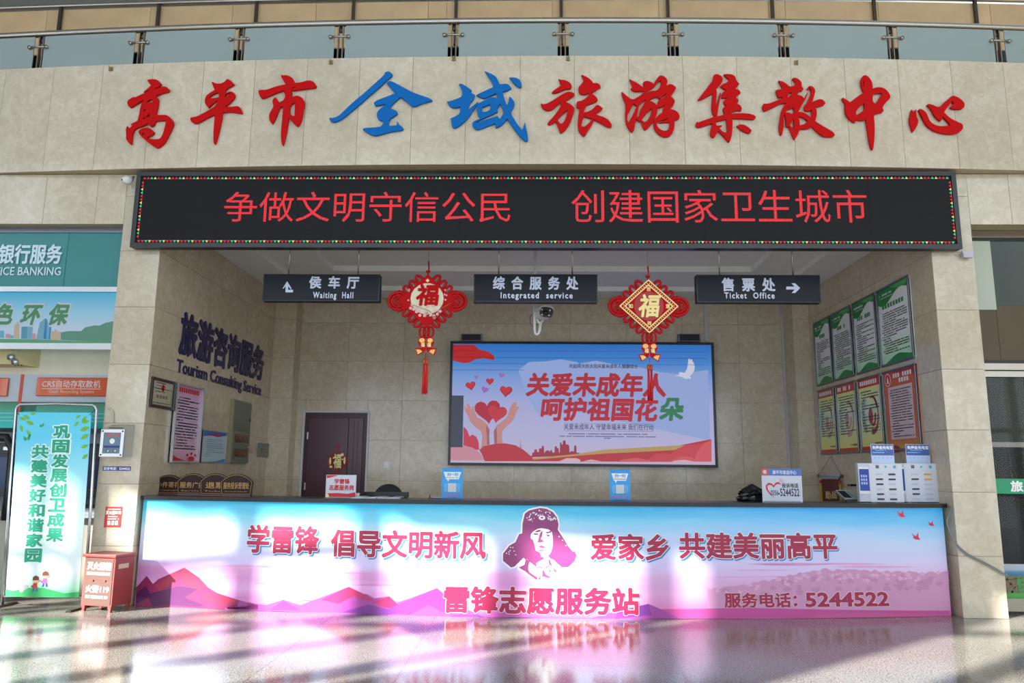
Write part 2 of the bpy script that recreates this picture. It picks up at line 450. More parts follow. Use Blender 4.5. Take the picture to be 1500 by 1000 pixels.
# ------------------------------------------------------------------ balcony above the beam
slab = M().box(-8.5, 8.5, .6, 9, 6.2, 6.45).build('floor_balcony', mat('balcony_floor', '#8A8474', .6), kind='structure')
rail = empty('balcony_railing', (0, -.1, BZ1), 'steel and frosted glass railing along the top of the marble beam', 'railing')
ry = lambda x: beamY(x)+.16
RF = Fr('Y', 0, ry)
pxs = [-102, 57, 204, 350, 497, 664, 825, 986, 1148, 1308, 1465, 1625]
px_x = [RF.px(p, 75)[0] for p in pxs]
GT_ = RF.px(750, 24)[1]-.10
GL = mat('frosted_glass', '#93A2A2', .22, spec=.6, alpha=.9, noise=.04, ns=1)
for i in range(len(px_x)-1):
    a, b = px_x[i]+.07, px_x[i+1]-.07
    M().fbox(RF, a, b, BZ1+.0, GT_, -.006, .006, n=3).build('glass_pane', GL, rail)
    mid = (px_x[i]+px_x[i+1])/2
topz = RF.px(750, 24)[1]
M().box(-10, 10, 2.6, 9, 8.45, 8.6).build('ceiling_gallery', mat('dark_gallery_ceiling', '#1A1D1B', .8), kind='structure')
M().box(-10, 10, 5.5, 5.7, 6.45, 8.45).build('wall_gallery', mat('dark_gallery_wall', ''), kind='structure')
hr = M(); pts = [RF.w(-8+.5*i, topz-.05, -.02) for i in range(33)]
hr.tube(pts, .04, 10); hr.build('handrail', STEEL, rail)
for x in px_x:
    for s_ in (-.028, .028): M().fbox(RF, x+s_-.007, x+s_+.007, BZ1, topz-.07, -.07, -.02).build('post_plate', mat('post_steel', '#8C8A86', .3, .9), rail)
    c = M(); c.tube([RF.w(x-.115, BZ1+.37, .03), RF.w(x+.115, BZ1+.37, .03)], .014, 6)
    for s_ in (-.115, .115): c.tube([RF.w(x+s_, BZ1+.37, .045), RF.w(x+s_, BZ1+.37, -.02)], .022, 8)
    c.build('glass_clamp', STEEL, rail)
    M().tube([RF.w(x, topz-.16, -.045), RF.w(x, topz-.06, -.06)], .02, 6).build('bracket', DSTEEL, rail)
# timber panelled parapet further back on the gallery
OAK = mat('light_oak', '#BFA37C', .4, noise=.12, ns=2)
TB = Fr('Y', 0, lambda x: 1.6+TBC*x*x)
_z0 = B(750, 1, 'Y', 1.6).z; _l = B(0, 18, 'Z', _z0); TBC = (_l.y-1.6)/_l.x**2
tp = empty('timber_parapet', (0, 1.6, 7.2), 'pale oak panelled parapet behind the glass railing', 'parapet')
zt = TB.px(750, 1)[1]; zb_ = zt-.75
xs_ = [-9.2, -7.57, -5.9, -4.6, -3.3, -1.58, -1.3, .3, 1.9, 3.55, 3.8, 5.2, 6.9, 8.6]
for i in range(len(xs_)-1): M().fbox(TB, xs_[i]+.003, xs_[i+1]-.003, zb_, zt, -.03, .0, n=4).build('oak_panel', OAK, tp)
for p in (-53, 90, 233, 376, 518, 668, 822, 978, 1131, 1280, 1428, 1575):
    x = TB.px(p, 30)[0]; M().fbox(TB, x-.022, x+.022, zb_, zt+.02, .02, .06).build('upright', DSTEEL, tp)
M().tube([TB.w(-9.2+.6*i, zt+.05, .02) for i in range(31)], .035, 8).build('top_rail', STEEL, tp)
for k_, x in enumerate((-2.6, 2.9, 4.35)):
    M().box(x, x+.75, 4.9, 5.3, 6.45, 8.45).build('column', HW, kind='structure', label='pale column on the dark gallery, number %d from the left'%(k_+1))

# ------------------------------------------------------------------ big characters on the beam
CH_ = {}
def ch(name, off, sc, outers, holes=()): CH_[name] = (off, sc, outers, holes)
ch('高', (180, 110), 8.7, ["326,88 345,73 390,68 430,70 470,88 495,115 502,140 480,158 440,180 408,200 450,190 500,172 545,160 585,175 608,205 600,228 550,235 490,255 435,283 462,310 470,340 462,400 450,460 438,525 500,522 575,522 625,560 668,620 640,690 600,780 550,870 500,920 450,942 425,930 370,895 310,850 250,795 215,750 225,715 270,690 330,685 380,700 418,745 395,775 350,795 325,815 370,830 440,832 490,825 520,780 545,700 568,592 500,592 430,602 415,650 380,672 350,655 330,630 270,665 180,690 150,730 135,790 130,890 110,895 80,865 55,820 62,770 55,700 75,662 95,690 107,688 138,657 115,645 150,622 205,600 215,560 228,500 245,400 285,330 200,375 120,430 95,420 75,385 75,340 155,292 170,302 240,268 370,210 280,232 330,190 375,150 350,115"],
   ["315,368 345,335 388,318 392,362 350,362", "280,480 290,450 312,458 295,480", "270,575 285,552 308,560 290,578", "315,550 358,500 358,552 330,548", "260,780 270,750 295,750 285,775"])
ch('平', (275, 110), 9.089, ["332,112 350,110 390,130 440,132 490,118 520,90 540,68 570,80 610,110 632,140 600,160 520,205 515,262 570,235 610,238 645,270 640,310 600,360 550,405 512,435 560,440 620,435 680,428 710,445 730,485 740,522 700,525 640,510 560,505 475,515 468,590 450,680 425,790 385,920 372,935 358,915 355,820 362,700 375,540 280,580 200,625 150,655 110,660 65,640 45,600 60,580 130,570 200,535 300,480 390,425 412,350 360,385 290,452 265,425 240,370 250,310 290,265 372,215 355,170"],
   ["298,318 340,272 425,245 430,310 370,322 310,330", "508,318 517,272 545,258 585,255 560,280", "487,437 497,430 505,438 495,447"])
ch('市', (372, 105), 8.7, ["352,55 375,65 420,60 470,75 510,105 525,140 525,162 600,155 690,130 740,130 785,160 808,200 790,222 700,230 500,258 492,240 550,210 510,212 488,240 492,290 492,340 555,320 600,332 645,370 660,430 640,500 625,600 600,670 575,712 545,700 500,655 455,598 440,700 420,810 395,920 380,955 365,940 355,850 358,740 372,600 382,458 345,462 320,530 280,620 248,680 225,665 202,610 208,550 245,490 262,455 245,400 255,360 292,342 335,408 400,372 410,310 388,280 402,252 300,282 200,328 115,360 85,330 65,265 80,248 170,250 260,215 350,190 415,180 385,130 360,85"],
   ["478,430 535,408 525,580 505,580 462,550"])
ch('全', (480, 100), 9.094, ["30,675 60,680 110,672 170,640 230,580 350,465 500,345 640,215 765,105 765,80 800,60 830,62 868,95 860,120 820,155 690,275 560,385 420,510 280,625 200,690 105,735 40,715",
   "792,215 815,192 850,190 900,210 1000,265 1140,340 1270,385 1370,420 1400,448 1340,460 1240,490 1180,520 1140,525 1100,500 1040,445 975,400 920,445 860,500 840,540 850,560 890,570 930,590 940,620 890,655 840,685 822,720 818,785 880,780 925,775 932,712 945,740 960,770 1005,798 1018,820 1000,838 930,848 850,858 750,885 660,915 600,905 540,875 475,830 485,815 560,808 700,800 740,770 745,715 700,710 665,675 662,620 680,580 730,540 782,490 700,508 640,515 620,480 660,445 740,415 820,385 910,348 850,285"])
ch('域', (650, 100), 8.692, ["45,440 100,432 170,405 238,375 240,320 225,260 197,220 220,210 280,240 357,295 342,330 400,355 385,410 330,465 315,548 370,500 440,438 430,470 380,545 320,640 250,710 160,775 120,772 105,740 92,655 150,630 210,590 215,505 140,520 100,510 70,480",
   "525,55 600,85 665,120 690,170 715,222 790,212 830,225 862,268 820,295 750,318 775,410 805,490 825,450 838,375 870,400 905,450 895,500 850,578 890,650 940,730 1000,805 1018,760 1032,705 1050,780 1078,915 1060,948 1020,930 960,870 890,780 808,655 770,710 720,750 665,772 658,715 560,750 440,800 390,780 362,730 380,690 470,655 435,610 425,560 420,480 450,460 530,420 620,380 690,400 665,335 590,370 510,405 418,358 480,325 560,290 635,255 620,200 570,120",
   "838,135 900,135 950,148 985,190 995,245 975,260 940,250 890,200"],
   ["490,515 590,475 600,510 585,550 540,570 495,572", "400,712 420,695 490,660 600,612 690,570 680,550 718,460 770,575 715,662 685,622 600,650 480,690"])
ch('旅', (785, 105), 9.525, ["312,118 340,132 400,135 460,160 500,205 490,250 460,260 400,262 330,298 260,318 220,312 240,285 300,245 350,208 335,170",
   "68,458 100,475 160,460 240,415 330,355 430,298 500,300 540,330 520,360 460,395 405,432 470,465 530,510 535,560 510,640 470,740 410,830 345,875 330,850 305,780 275,710 225,745 185,760 162,740 175,715 230,660 300,570 350,492 335,462 345,440 290,490 230,545 170,560 110,540 75,500",
   "630,62 660,70 730,105 780,150 795,180 850,175 895,205 900,238 850,262 800,300 765,320 820,350 862,400 850,430 780,460 700,485 680,540 662,588 740,570 800,530 840,480 880,485 928,528 900,560 820,605 880,630 960,655 1020,700 1060,760 1048,792 990,785 900,730 808,685 780,755 720,840 685,910 660,912 620,880 585,820 580,720 595,600 605,522 565,518 560,470 575,430 640,425 740,350 735,312 680,335 620,330 598,300 588,235 625,205 668,140"],
   ["298,680 370,610 445,545 430,610 405,690 370,740 345,745 315,715", "665,640 720,655 785,675 740,730 680,780 640,785 632,765 650,690"])
ch('游', (900, 105), 9.524, ["205,125 250,145 320,180 370,220 385,230 415,225 392,180 400,160 440,145 490,155 545,190 575,130 615,80 650,70 700,92 738,140 720,212 770,190 810,200 855,242 830,290 775,362 815,390 838,430 820,480 768,540 830,550 880,585 908,640 895,675 830,695 830,800 800,880 750,922 690,928 620,895 560,830 540,770 545,695 500,760 450,815 415,828 395,800 365,710 335,708 300,680 285,740 268,840 240,858 200,825 160,750 142,640 155,470 120,400 92,310 102,298 160,350 240,412 310,380 390,325 400,290 375,285 320,292 270,290 222,258 245,235 235,190"],
   ["175,680 180,610 220,540 262,465 308,490 270,580 220,680 190,722 180,710", "305,645 325,560 335,490 385,440 440,402 400,480 350,560 335,648", "372,685 440,600 515,525 515,570 480,660 435,720 400,715", "475,415 530,385 590,362 632,398 595,435 590,488 550,450", "412,325 440,290 545,240 600,160 645,140 640,200 610,260 570,285 500,285", "635,385 680,345 718,318 700,350 650,400", "598,520 640,518 722,460 680,500 668,540 668,585 610,620 556,684 590,600", "580,745 600,712 680,690 760,655 700,700 612,730 762,720 760,780 740,830 700,845 640,825 600,790"])
ch('集', (1010, 105), 9.095, ["310,65 340,50 380,55 425,85 438,130 410,180 345,250 358,290 345,400 340,485 370,400 400,290 408,310 395,400 375,500 362,608 455,590 455,575 437,530 440,490 490,465 455,450 445,410 500,368 420,365 418,300 485,265 400,212 440,180 485,165 520,125 445,55 500,48 560,55 605,85 612,135 655,180 600,245 650,260 672,298 605,355 645,395 625,445 670,465 690,510 680,535 620,530 570,550 540,580 620,570 720,570 800,578 860,600 875,625 850,655 760,645 560,638 565,750 555,860 530,945 515,952 490,930 430,860 375,805 325,890 300,893 268,860 268,800 290,740 290,705 200,735 105,762 75,740 75,700 100,682 105,695 180,665 330,615 300,575 285,520 290,400 300,305 230,345 150,390 100,395 170,305 240,215 305,130",
   "618,738 660,718 720,722 780,760 818,800 800,832 770,835 700,805 650,765"],
   ["335,685 480,648 490,740 493,830 440,822 385,765 430,728 350,735"])
ch('散', (1110, 110), 9.525, ["278,98 330,105 390,140 430,182 495,170 515,130 505,98 468,70 485,55 530,60 575,90 600,130 598,175 625,212 610,238 570,238 540,295 600,305 635,345 680,258 685,265 655,350 600,440 555,530 620,535 680,570 722,605 740,560 735,505 690,520 650,518 632,490 635,440 665,420 690,370 720,300 735,240 712,195 690,210 685,228 678,200 700,172 735,170 775,200 790,240 775,300 745,395 800,368 860,350 905,370 930,410 910,435 790,468 812,520 805,590 788,660 880,720 980,775 1040,815 1062,852 1040,875 960,878 890,865 830,820 742,735 690,765 640,770 575,768 545,850 505,915 490,905 450,810 418,735 400,740 385,735 380,650 372,590 352,560 350,650 345,760 330,840 318,858 300,840 282,760 295,650 310,550 335,470 385,405 300,415 200,470 85,522 70,515 52,460 70,415 130,420 220,385 335,340 320,325 275,332 255,290 238,235 250,222 335,215 320,170"],
   ["405,330 425,265 465,262 440,310", "380,535 400,505 480,470 495,500 495,540 455,560 430,540 390,540", "558,600 620,605 690,660 640,700 575,718 568,660", "435,715 490,620 492,700 485,758 460,745", "400,460 425,438 415,462"])
ch('中', (1225, 105), 8.33, ["290,100 310,65 345,58 385,85 415,130 428,180 428,222 480,205 545,207 600,240 640,295 648,335 600,380 545,450 565,490 545,515 500,520 442,542 455,680 450,830 438,950 428,968 410,950 385,850 365,720 348,600 300,612 235,600 225,628 205,635 150,600 105,540 92,480 98,405 55,345 60,332 90,345 155,388 230,330 320,270 295,210 285,150"],
   ["222,510 260,455 325,398 332,480 280,515 235,545", "428,300 470,278 545,275 520,330 460,408 430,385", "315,130 325,125 328,195 318,195"])
ch('心', (1322, 135), 14.28, ["165,388 190,435 258,385 255,450 270,530 305,620 290,700 245,790 200,850 180,852 165,790 125,680 115,580 140,490 150,420",
   "305,395 340,372 400,395 460,445 500,520 530,610 580,670 650,710 740,735 840,735 975,715 920,640 815,530 800,600 770,630 720,600 640,520 600,440 570,370 485,293 510,270 600,290 700,340 770,325 840,240 940,165 990,110 1040,100 1120,130 1200,180 1260,250 1270,310 1240,365 1180,382 1000,375 970,340 1045,265 1010,210 970,270 900,350 840,450 950,560 1120,650 1210,680 1240,740 1220,810 1150,870 1020,905 870,895 700,860 570,800 470,710 400,590 340,460"])
def smooth_loop(P):
    out = []; n = len(P)
    for i in range(n):
        a, b, c = Vector(P[i-1]), Vector(P[i]), Vector(P[(i+1) % n])
        t1, t2 = (b-a), (c-b)
        ang = t1.angle(t2, 0) if t1.length > 0 and t2.length > 0 else 0
        if ang < 1.15:
            out.append(tuple(b+(a-b)*.25)); out.append(tuple(b*.5+((a+b)*.5*.5+(b+c)*.5*.5)*.5)); out.append(tuple(b+(c-b)*.25))
        else: out.append(tuple(b))
    return out
CRED = mat('red_letter', '#B80609', .5, spec=.1); CBLUE = mat('blue_letter', '#0562AC', .5, spec=.12)
PINYIN = ['gao','ping','shi','quan','yu','lv','you','ji','san','zhong','xin']
ORD = ['first', 'second', 'third', 'fourth', 'fifth', 'sixth', 'seventh', 'eighth', 'ninth', 'tenth', 'last']
for i, (nm, (off, sc, outs, hol)) in enumerate(CH_.items()):
    cx = off[0]+sum(float(p.split(',')[0]) for p in outs[0].split())/len(outs[0].split())/sc
    x_ = BEAM.px(cx, 160)[0]
    slope = .0116*x_
    F_ = Fr('Y', 0, lambda x, x_=x_, s=slope: beamY(x_)+s*(x-x_)-.004)
    def cv(st): return smooth_loop([(off[0]+float(p.split(',')[0])/sc, off[1]+float(p.split(',')[1])/sc) for p in st.split()])
    mm = M()
    for j, o_ in enumerate(outs):
        main = (j == len(outs)-1) if nm in '心' else (j == {'域': 1}.get(nm, 0))
        L0 = [F_.px(*p) for p in cv(o_)]
        H0 = [[F_.px(*p) for p in cv(h)] for h in hol]
        bx = (min(p[0] for p in L0), max(p[0] for p in L0), min(p[1] for p in L0), max(p[1] for p in L0))
        mine = []
        for h in H0:
            hx, hy = sum(p[0] for p in h)/len(h), sum(p[1] for p in h)/len(h)
            ins = False; n = len(L0)
            for k in range(n):
                (x1, y1), (x2, y2) = L0[k], L0[(k+1) % n]
                if (y1 > hy) != (y2 > hy) and hx < (x2-x1)*(hy-y1)/(y2-y1)+x1: ins = not ins
            if ins: mine.append(h)
        G = Fr('Y', 0); G.w = F_.w
        mm.poly(G, [L0]+mine, .036, .03)
    col_ = 'blue' if nm in '全域' else 'red'
    mm.build('wall_character', CBLUE if col_ == 'blue' else CRED, None, 'raised %s brush-style character %s, %s from the left on the marble beam' % (col_, PINYIN[i], ORD[i]), 'sign letter', 'brush-style characters on the marble beam')

# ------------------------------------------------------------------ LED board
led = empty('led_display_board', (.1, -.08, 4.157), 'long black LED board with red glowing text under the beam', 'display board')
LX0, LX1, LZ0, LZ1 = -4.83, 5.05, 4.16, 5.115
LF = Fr('Y', -.13)
M().fbox(LF, LX0, LX1, LZ0, LZ1, -.11, -.005).build('housing', mat('board_housing', '#17181B', .4), led, bevel=.01)
fr = M().frame(LF, LX0, LX1, LZ0, LZ1, .055, -.005, .02); fr.build('frame', mat('board_frame', '#1D2026', .3), led)
def ledmat():
    mt = bpy.data.materials.new('led_panel'); mt.use_nodes = True; nt = mt.node_tree; N = nt.nodes; L = nt.links; b = N['Principled BSDF']
    tc = N.new('ShaderNodeTexCoord'); wv = N.new('ShaderNodeTexWave'); wv.bands_direction = 'Z'; wv.inputs['Scale'].default_value = 15
    r = N.new('ShaderNodeValToRGB'); r.color_ramp.elements[0].color = lin('#07080B'); r.color_ramp.elements[1].color = lin('#15181D')
    L.new(tc.outputs['Object'], wv.inputs['Vector']); L.new(wv.outputs['Fac'], r.inputs['Fac']); L.new(r.outputs['Color'], b.inputs['Base Color'])
    b.inputs['Roughness'].default_value = .5; b.inputs['Specular IOR Level'].default_value = .2
    return mt
LEDM = ledmat()
nmod = 10
for i in range(nmod):
    a = LX0+.055+(LX1-LX0-.11)*i/nmod; b = LX0+.055+(LX1-LX0-.11)*(i+1)/nmod
    M().fbox(LF, a+.0006, b-.0006, LZ0+.055, LZ1-.055, -.005, .004).build('led_module', LEDM, led)
def glow(name, col, es, dots=True):
    mt = bpy.data.materials.new(name); mt.use_nodes = True; nt = mt.node_tree; N = nt.nodes; L = nt.links; b = N['Principled BSDF']
    b.inputs['Base Color'].default_value = lin('#200508'); b.inputs['Emission Color'].default_value = lin(col)
    b.inputs['Emission Strength'].default_value = es; b.inputs['Roughness'].default_value = .5
    if dots:
        tc = N.new('ShaderNodeTexCoord'); vo = N.new('ShaderNodeTexVoronoi'); vo.inputs['Randomness'].default_value = 0; vo.inputs['Scale'].default_value = 48
        mr = N.new('ShaderNodeMapRange'); mr.inputs[1].default_value = .25; mr.inputs[2].default_value = .62; mr.inputs[3].default_value = es*1.5; mr.inputs[4].default_value = es*.25
        L.new(tc.outputs['Object'], vo.inputs['Vector']); L.new(vo.outputs['Distance'], mr.inputs[0]); L.new(mr.outputs[0], b.inputs['Emission Strength'])
    return mt
GR = glow('led_red', '#F21424', .85); 
chars(LF, '争做文明守信公民', (327, 325), (748, 281), .006, GR, 'glowing_character', led)
chars(LF, '创建国家卫生城市', (837, 326), (1268, 278), .006, GR, 'glowing_character', led)
tri = {'r': M(), 'g': M(), 'y': M()}; seq = 'rrgy'
u = .0435; q0, q1, z0_, z1_ = LX0+.075, LX1-.075, LZ0+.075, LZ1-.075
n = int((q1-q0)/u); u2 = (q1-q0)/n
for i in range(n):
    c = q0+(i+.5)*u2; k = seq[i % 4]
    tri[k].poly(LF, [[(c-.019, z1_-.014), (c+.019, z1_-.014), (c, z1_+.014)]], .007)
    tri[k].poly(LF, [[(c-.019, z0_+.014), (c, z0_-.014), (c+.019, z0_+.014)]], .007)
n = int((z1_-z0_)/u)-1
for i in range(n):
    c = z0_+.04+(i+.5)*(z1_-z0_-.08)/n; k = seq[(i+1) % 4]
    tri[k].poly(LF, [[(q0-.014, c), (q0+.014, c-.019), (q0+.014, c+.019)]], .007)
    tri[k].poly(LF, [[(q1-.014, c), (q1+.014, c-.019), (q1+.014, c+.019)]], .007)
tri['r'].build('border_lights', glow('led_red2', '#E81826', .85, False), led, 'red border triangles', kind='stuff')
tri['g'].build('border_lights', glow('led_green', '#1FD68A', .95, False), led, 'green border triangles', kind='stuff')
tri['y'].build('border_lights', glow('led_yellow', '#F2E070', .95, False), led, 'yellow border triangles', kind='stuff')

# ------------------------------------------------------------------ counter
ct = empty('service_counter', (.1, .1, 0), 'long bowed reception counter wrapped in a blue and pink printed mural', 'counter')
CX0, CX1 = -4.5, 4.70; CT = 1.18
def mural():
    mt = bpy.data.materials.new('mural_print'); mt.use_nodes = True; nt = mt.node_tree; N = nt.nodes; L = nt.links; b = N['Principled BSDF']
    tc = N.new('ShaderNodeTexCoord'); sp = N.new('ShaderNodeSeparateXYZ'); L.new(tc.outputs['Object'], sp.inputs[0])
    mp = N.new('ShaderNodeMapping'); mp.inputs['Scale'].default_value = (.35, 1, 3); L.new(tc.outputs['Object'], mp.inputs[0])
    no = N.new('ShaderNodeTexNoise'); no.inputs['Scale'].default_value = 2.2; no.inputs['Detail'].default_value = 7; L.new(mp.outputs[0], no.inputs['Vector'])
    f = N.new('ShaderNodeMapRange'); f.inputs[1].default_value = -.595; f.inputs[2].default_value = .595; L.new(sp.outputs['Z'], f.inputs[0])
    ad = N.new('ShaderNodeMath'); ad.operation = 'MULTIPLY_ADD'; ad.inputs[1].default_value = .22; L.new(no.outputs['Fac'], ad.inputs[0])
    sb = N.new('ShaderNodeMath'); sb.operation = 'SUBTRACT'; sb.inputs[1].default_value = .11; L.new(f.outputs[0], sb.inputs[0]); L.new(sb.outputs[0], ad.inputs[2])
    def ramp(st):
        r = N.new('ShaderNodeValToRGB'); e = r.color_ramp.elements
        e[0].position, e[0].color = st[0][0], lin(st[0][1]); e[1].position, e[1].color = st[-1][0], lin(st[-1][1])
        for p, c in st[1:-1]: k = e.new(p); k.color = lin(c)
        L.new(ad.outputs[0], r.inputs['Fac']); return r
    r1 = ramp([(0, '#C45AAE'), (.08, '#D882C4'), (.2, '#DCA6DC'), (.30, '#D490CC'), (.36, '#D49ACF'), (.42, '#D2C4F0'), (.72, '#C4DAF4'), (.86, '#7CD2EE'), (1, '#00B2E0')])
    r2 = ramp([(0, '#C4508E'), (.08, '#D67CAE'), (.2, '#DDA0CC'), (.36, '#DCBCE6'), (.5, '#D4CCF6'), (.7, '#B8D2F6'), (.86, '#70C2F4'), (1, '#1FA6EE')])
    mr = N.new('ShaderNodeMapRange'); mr.inputs[1].default_value = 0; mr.inputs[2].default_value = 2.5; L.new(sp.outputs['X'], mr.inputs[0])
    mx = N.new('ShaderNodeMix'); mx.data_type = 'RGBA'; L.new(mr.outputs[0], mx.inputs[0]); L.new(r1.outputs[0], mx.inputs[6]); L.new(r2.outputs[0], mx.inputs[7])
    L.new(mx.outputs[2], b.inputs['Base Color']); b.inputs['Roughness'].default_value = .3
    return mt
MUR = mural()
body = M(); n = 64
vs = []; fs = []
for i in range(n+1):
    a = CX0+(CX1-CX0)*i/n; vs += [CNT.w(a, 0.002), CNT.w(a, CT), Vector((a, cntY(a)+.5, CT)), Vector((a, cntY(a)+.5, .002))]
for i in range(n):
    p, q = i*4, i*4+4
    fs += [(p, q, q+1, p+1), (p+1, q+1, q+2, p+2), (p+3, p+2, q+2, q+3)]
fs += [(0, 1, 2, 3), (n*4, n*4+3, n*4+2, n*4+1)]
body.add(vs, fs).build('mural_front', MUR, ct, 'printed front, cyan sky fading to pink')
top = M(); vs = []; fs = []
for i in range(n+1):
    a = CX0-.02+(CX1-CX0+.06)*i/n; d_ = .03
    vs += [CNT.w(a, CT, d_), CNT.w(a, CT+.045, d_), Vector((a, cntY(a)+.6, CT+.045)), Vector((a, cntY(a)+.6, CT))]
for i in range(n):
    p, q = i*4, i*4+4
    fs += [(p, q, q+1, p+1), (p+1, q+1, q+2, p+2), (p+2, q+2, q+3, p+3), (p, p+3, q+3, q)]
fs += [(0, 1, 2, 3), (n*4, n*4+3, n*4+2, n*4+1)]
top.add(vs, fs).build('worktop', mat('dark_granite_top', '#1C1F23', .3, noise=.3, ns=40, spec=.35), ct, 'dark grey stone top')
CTZ = CT+.045
# printed scenery on the counter front
def pr(name, col, polys, d, label=None, rough=.35):
    mt = mat('print_'+col.strip('#'), col, rough)
    if name == 'painted_mountain':
        for k, p in enumerate(polys): M().ppoly(CNT, p, d+k*.0001).build(name, mt, ct, label)
        return
    m_ = M()
    for p in polys: m_.ppoly(CNT, p, d)
    m_.build(name, mt, ct, label, kind='stuff' if len(polys) > 1 else None)
band = lambda pts, h: pts+[(x, y+h(x) if callable(h) else y+h) for x, y in reversed(pts)]
rr = random.Random(3)
def streaks(x0, x1, y0, y1, nn):
    out = []
    for _ in range(nn):
        x = rr.uniform(x0, x1); y = rr.uniform(y0, y1); l = rr.uniform(40, 150); h = rr.uniform(1, 3.2)
        out.append([(x, y), (x+l*.3, y-h*.7), (x+l*.7, y-h*.4), (x+l, y+.6), (x+l*.6, y+h), (x+l*.2, y+h*.8)])
    return out
pr('painted_water', '#DC9CD0', streaks(215, 480, 828, 850, 7), .0015)
pr('painted_water', '#CC86C4', streaks(215, 520, 834, 885, 6), .002)
pr('painted_water', '#D9A6DA', streaks(1010, 1300, 824, 850, 10), .0015)
tree = [(1036, 868)]
xx = 1036
while xx < 1392:
    t = (xx-1036)/356; base = 862-26*min(1, t*2.2)+2*sin(t*9)
    tree.append((xx, base+rr.uniform(-2.5, 2.5))); xx += 5
tree += [(1389, 837), (1392, 900), (1036, 900)]
pr('painted_trees', '#CB93BE', [tree], .002)
def blob(x, y, r_): return [(x+r_*cos(k*.785)*rr.uniform(.7, 1.3), y+r_*.7*sin(k*.785)*rr.uniform(.7, 1.3)) for k in range(8)]
pr('painted_trees', '#BE86AE', [blob(rr.uniform(1060, 1385), 0, 0) and blob(x_, 866-24*min(1, (x_-1036)/356*2.2)+rr.uniform(0, 22), rr.uniform(2.5, 6)) for x_ in [rr.uniform(1060, 1380) for _ in range(70)]], .0022)
pr('painted_trees', '#D8A6CC', [blob(x_, 862-24*min(1, (x_-1036)/356*2.2)+rr.uniform(0, 12), rr.uniform(2, 4)) for x_ in [rr.uniform(1050, 1380) for _ in range(60)]], .0024)
pr('painted_water', '#BE4F97', [[(960, 892), (1100, 890), (1250, 893), (1391, 894), (1391, 900), (1200, 903), (960, 906)]], .003)
pr('painted_mountain', '#8E2A5A', [[(199, 861), (215, 843), (224, 855), (232, 848), (270, 831), (292, 846), (305, 860), (318, 868), (348, 878), (378, 886), (378, 892), (199, 890)]], .003, 'dark red faceted hills')
pr('painted_mountain', '#A82E50', [[(226, 858), (258, 838), (262, 846), (233, 866)], [(270, 831), (304, 860), (285, 866), (262, 845)], [(300, 868), (325, 872), (350, 880), (320, 884), (296, 878)]], .0035)
pr('painted_mountain', '#5A2258', [[(216, 870), (262, 858), (290, 862), (262, 880), (224, 888)], [(200, 868), (214, 858), (222, 872), (200, 884)], [(228, 884), (268, 874), (300, 886), (290, 889)]], .004)
pr('painted_mountain', '#A0469A', [[(330, 890), (352, 880), (390, 886), (415, 878), (440, 886), (466, 876), (511, 859), (524, 868), (538, 870), (548, 876), (570, 873), (581, 882), (600, 876), (640, 861), (655, 872), (669, 886), (712, 904), (640, 905), (500, 897), (330, 893)],
    [(863, 906), (905, 894), (950, 884), (975, 895), (997, 906)]], .003, 'violet faceted hills')
pr('painted_mountain', '#B02E66', [[(470, 878), (511, 859), (520, 872), (495, 884)], [(511, 859), (536, 871), (548, 880), (522, 876)], [(545, 882), (570, 873), (581, 884), (600, 892), (566, 890)]], .0035)
pr('painted_mountain', '#7A3590', [[(560, 896), (600, 878), (640, 861), (630, 884), (600, 900)], [(640, 861), (668, 887), (650, 897), (628, 886)], [(668, 900), (700, 900), (712, 904), (650, 905)], [(905, 896), (950, 884), (955, 900), (900, 906)], [(395, 893), (415, 879), (440, 893)], [(500, 896), (540, 885), (590, 897), (560, 901)]], .004)
pr('painted_mountain', '#C05A92', [[(1140, 905), (1250, 897), (1391, 899), (1391, 902)]], .0035)
# birds
for cx, cy, s_ in ((1319, 752, 1), (1363, 766, .8), (1341, 785, 1)):
    M().ppoly(CNT, [(cx-7*s_, cy-6*s_), (cx-2*s_, cy-1*s_), (cx+1*s_, cy), (cx+4*s_, cy-6*s_), (cx+4*s_, cy+1*s_), (cx+7*s_, cy+5*s_), (cx+1*s_, cy+5*s_), (cx-5*s_, cy+2*s_), (cx-2*s_, cy+2*s_)], .004).build('painted_bird', mat('print_birds', '#D3234A', .4), ct)
# lettering with white edge
LT = mat('lettering_crimson', '#A2204A', .4); WH = mat('lettering_white', '#EEF0F4', .4); SHD = mat('lettering_edge_blue', '#3F7FC0', .4)
rows = [('学雷锋', 362, 808, 468, 771), ('倡导文明新风', 485, 814, 711, 779), ('爱家乡', 866, 819, 978, 783), ('共建美丽高平', 996, 817, 1224, 781),
        ('雷锋志愿服务站', 651, 896, 935, 862), ('服务电话：', 1062, 889, 1166, 868), ('5244522', 1181, 888, 1300, 867)]
for s_, x0, y0, x1, y1 in rows:
    bd = .034 if y0 < 850 else .042
    for i in range(len(layout(s_))):
        ch_ = M().text(CNT, s_, (x0, y0), (x1, y1), .008, bd, only=i).build('printed_character', LT, ct)
        M().text(CNT, s_, (x0, y0), (x1, y1), .0065, .06, only=i).build('white_outline', WH, ch_)
        if y0 < 850: M().text(CNT, s_, (x0+1.5, y0+2), (x1+1.5, y1+2), .0055, .06, only=i).build('blue_edge', SHD, ch_)
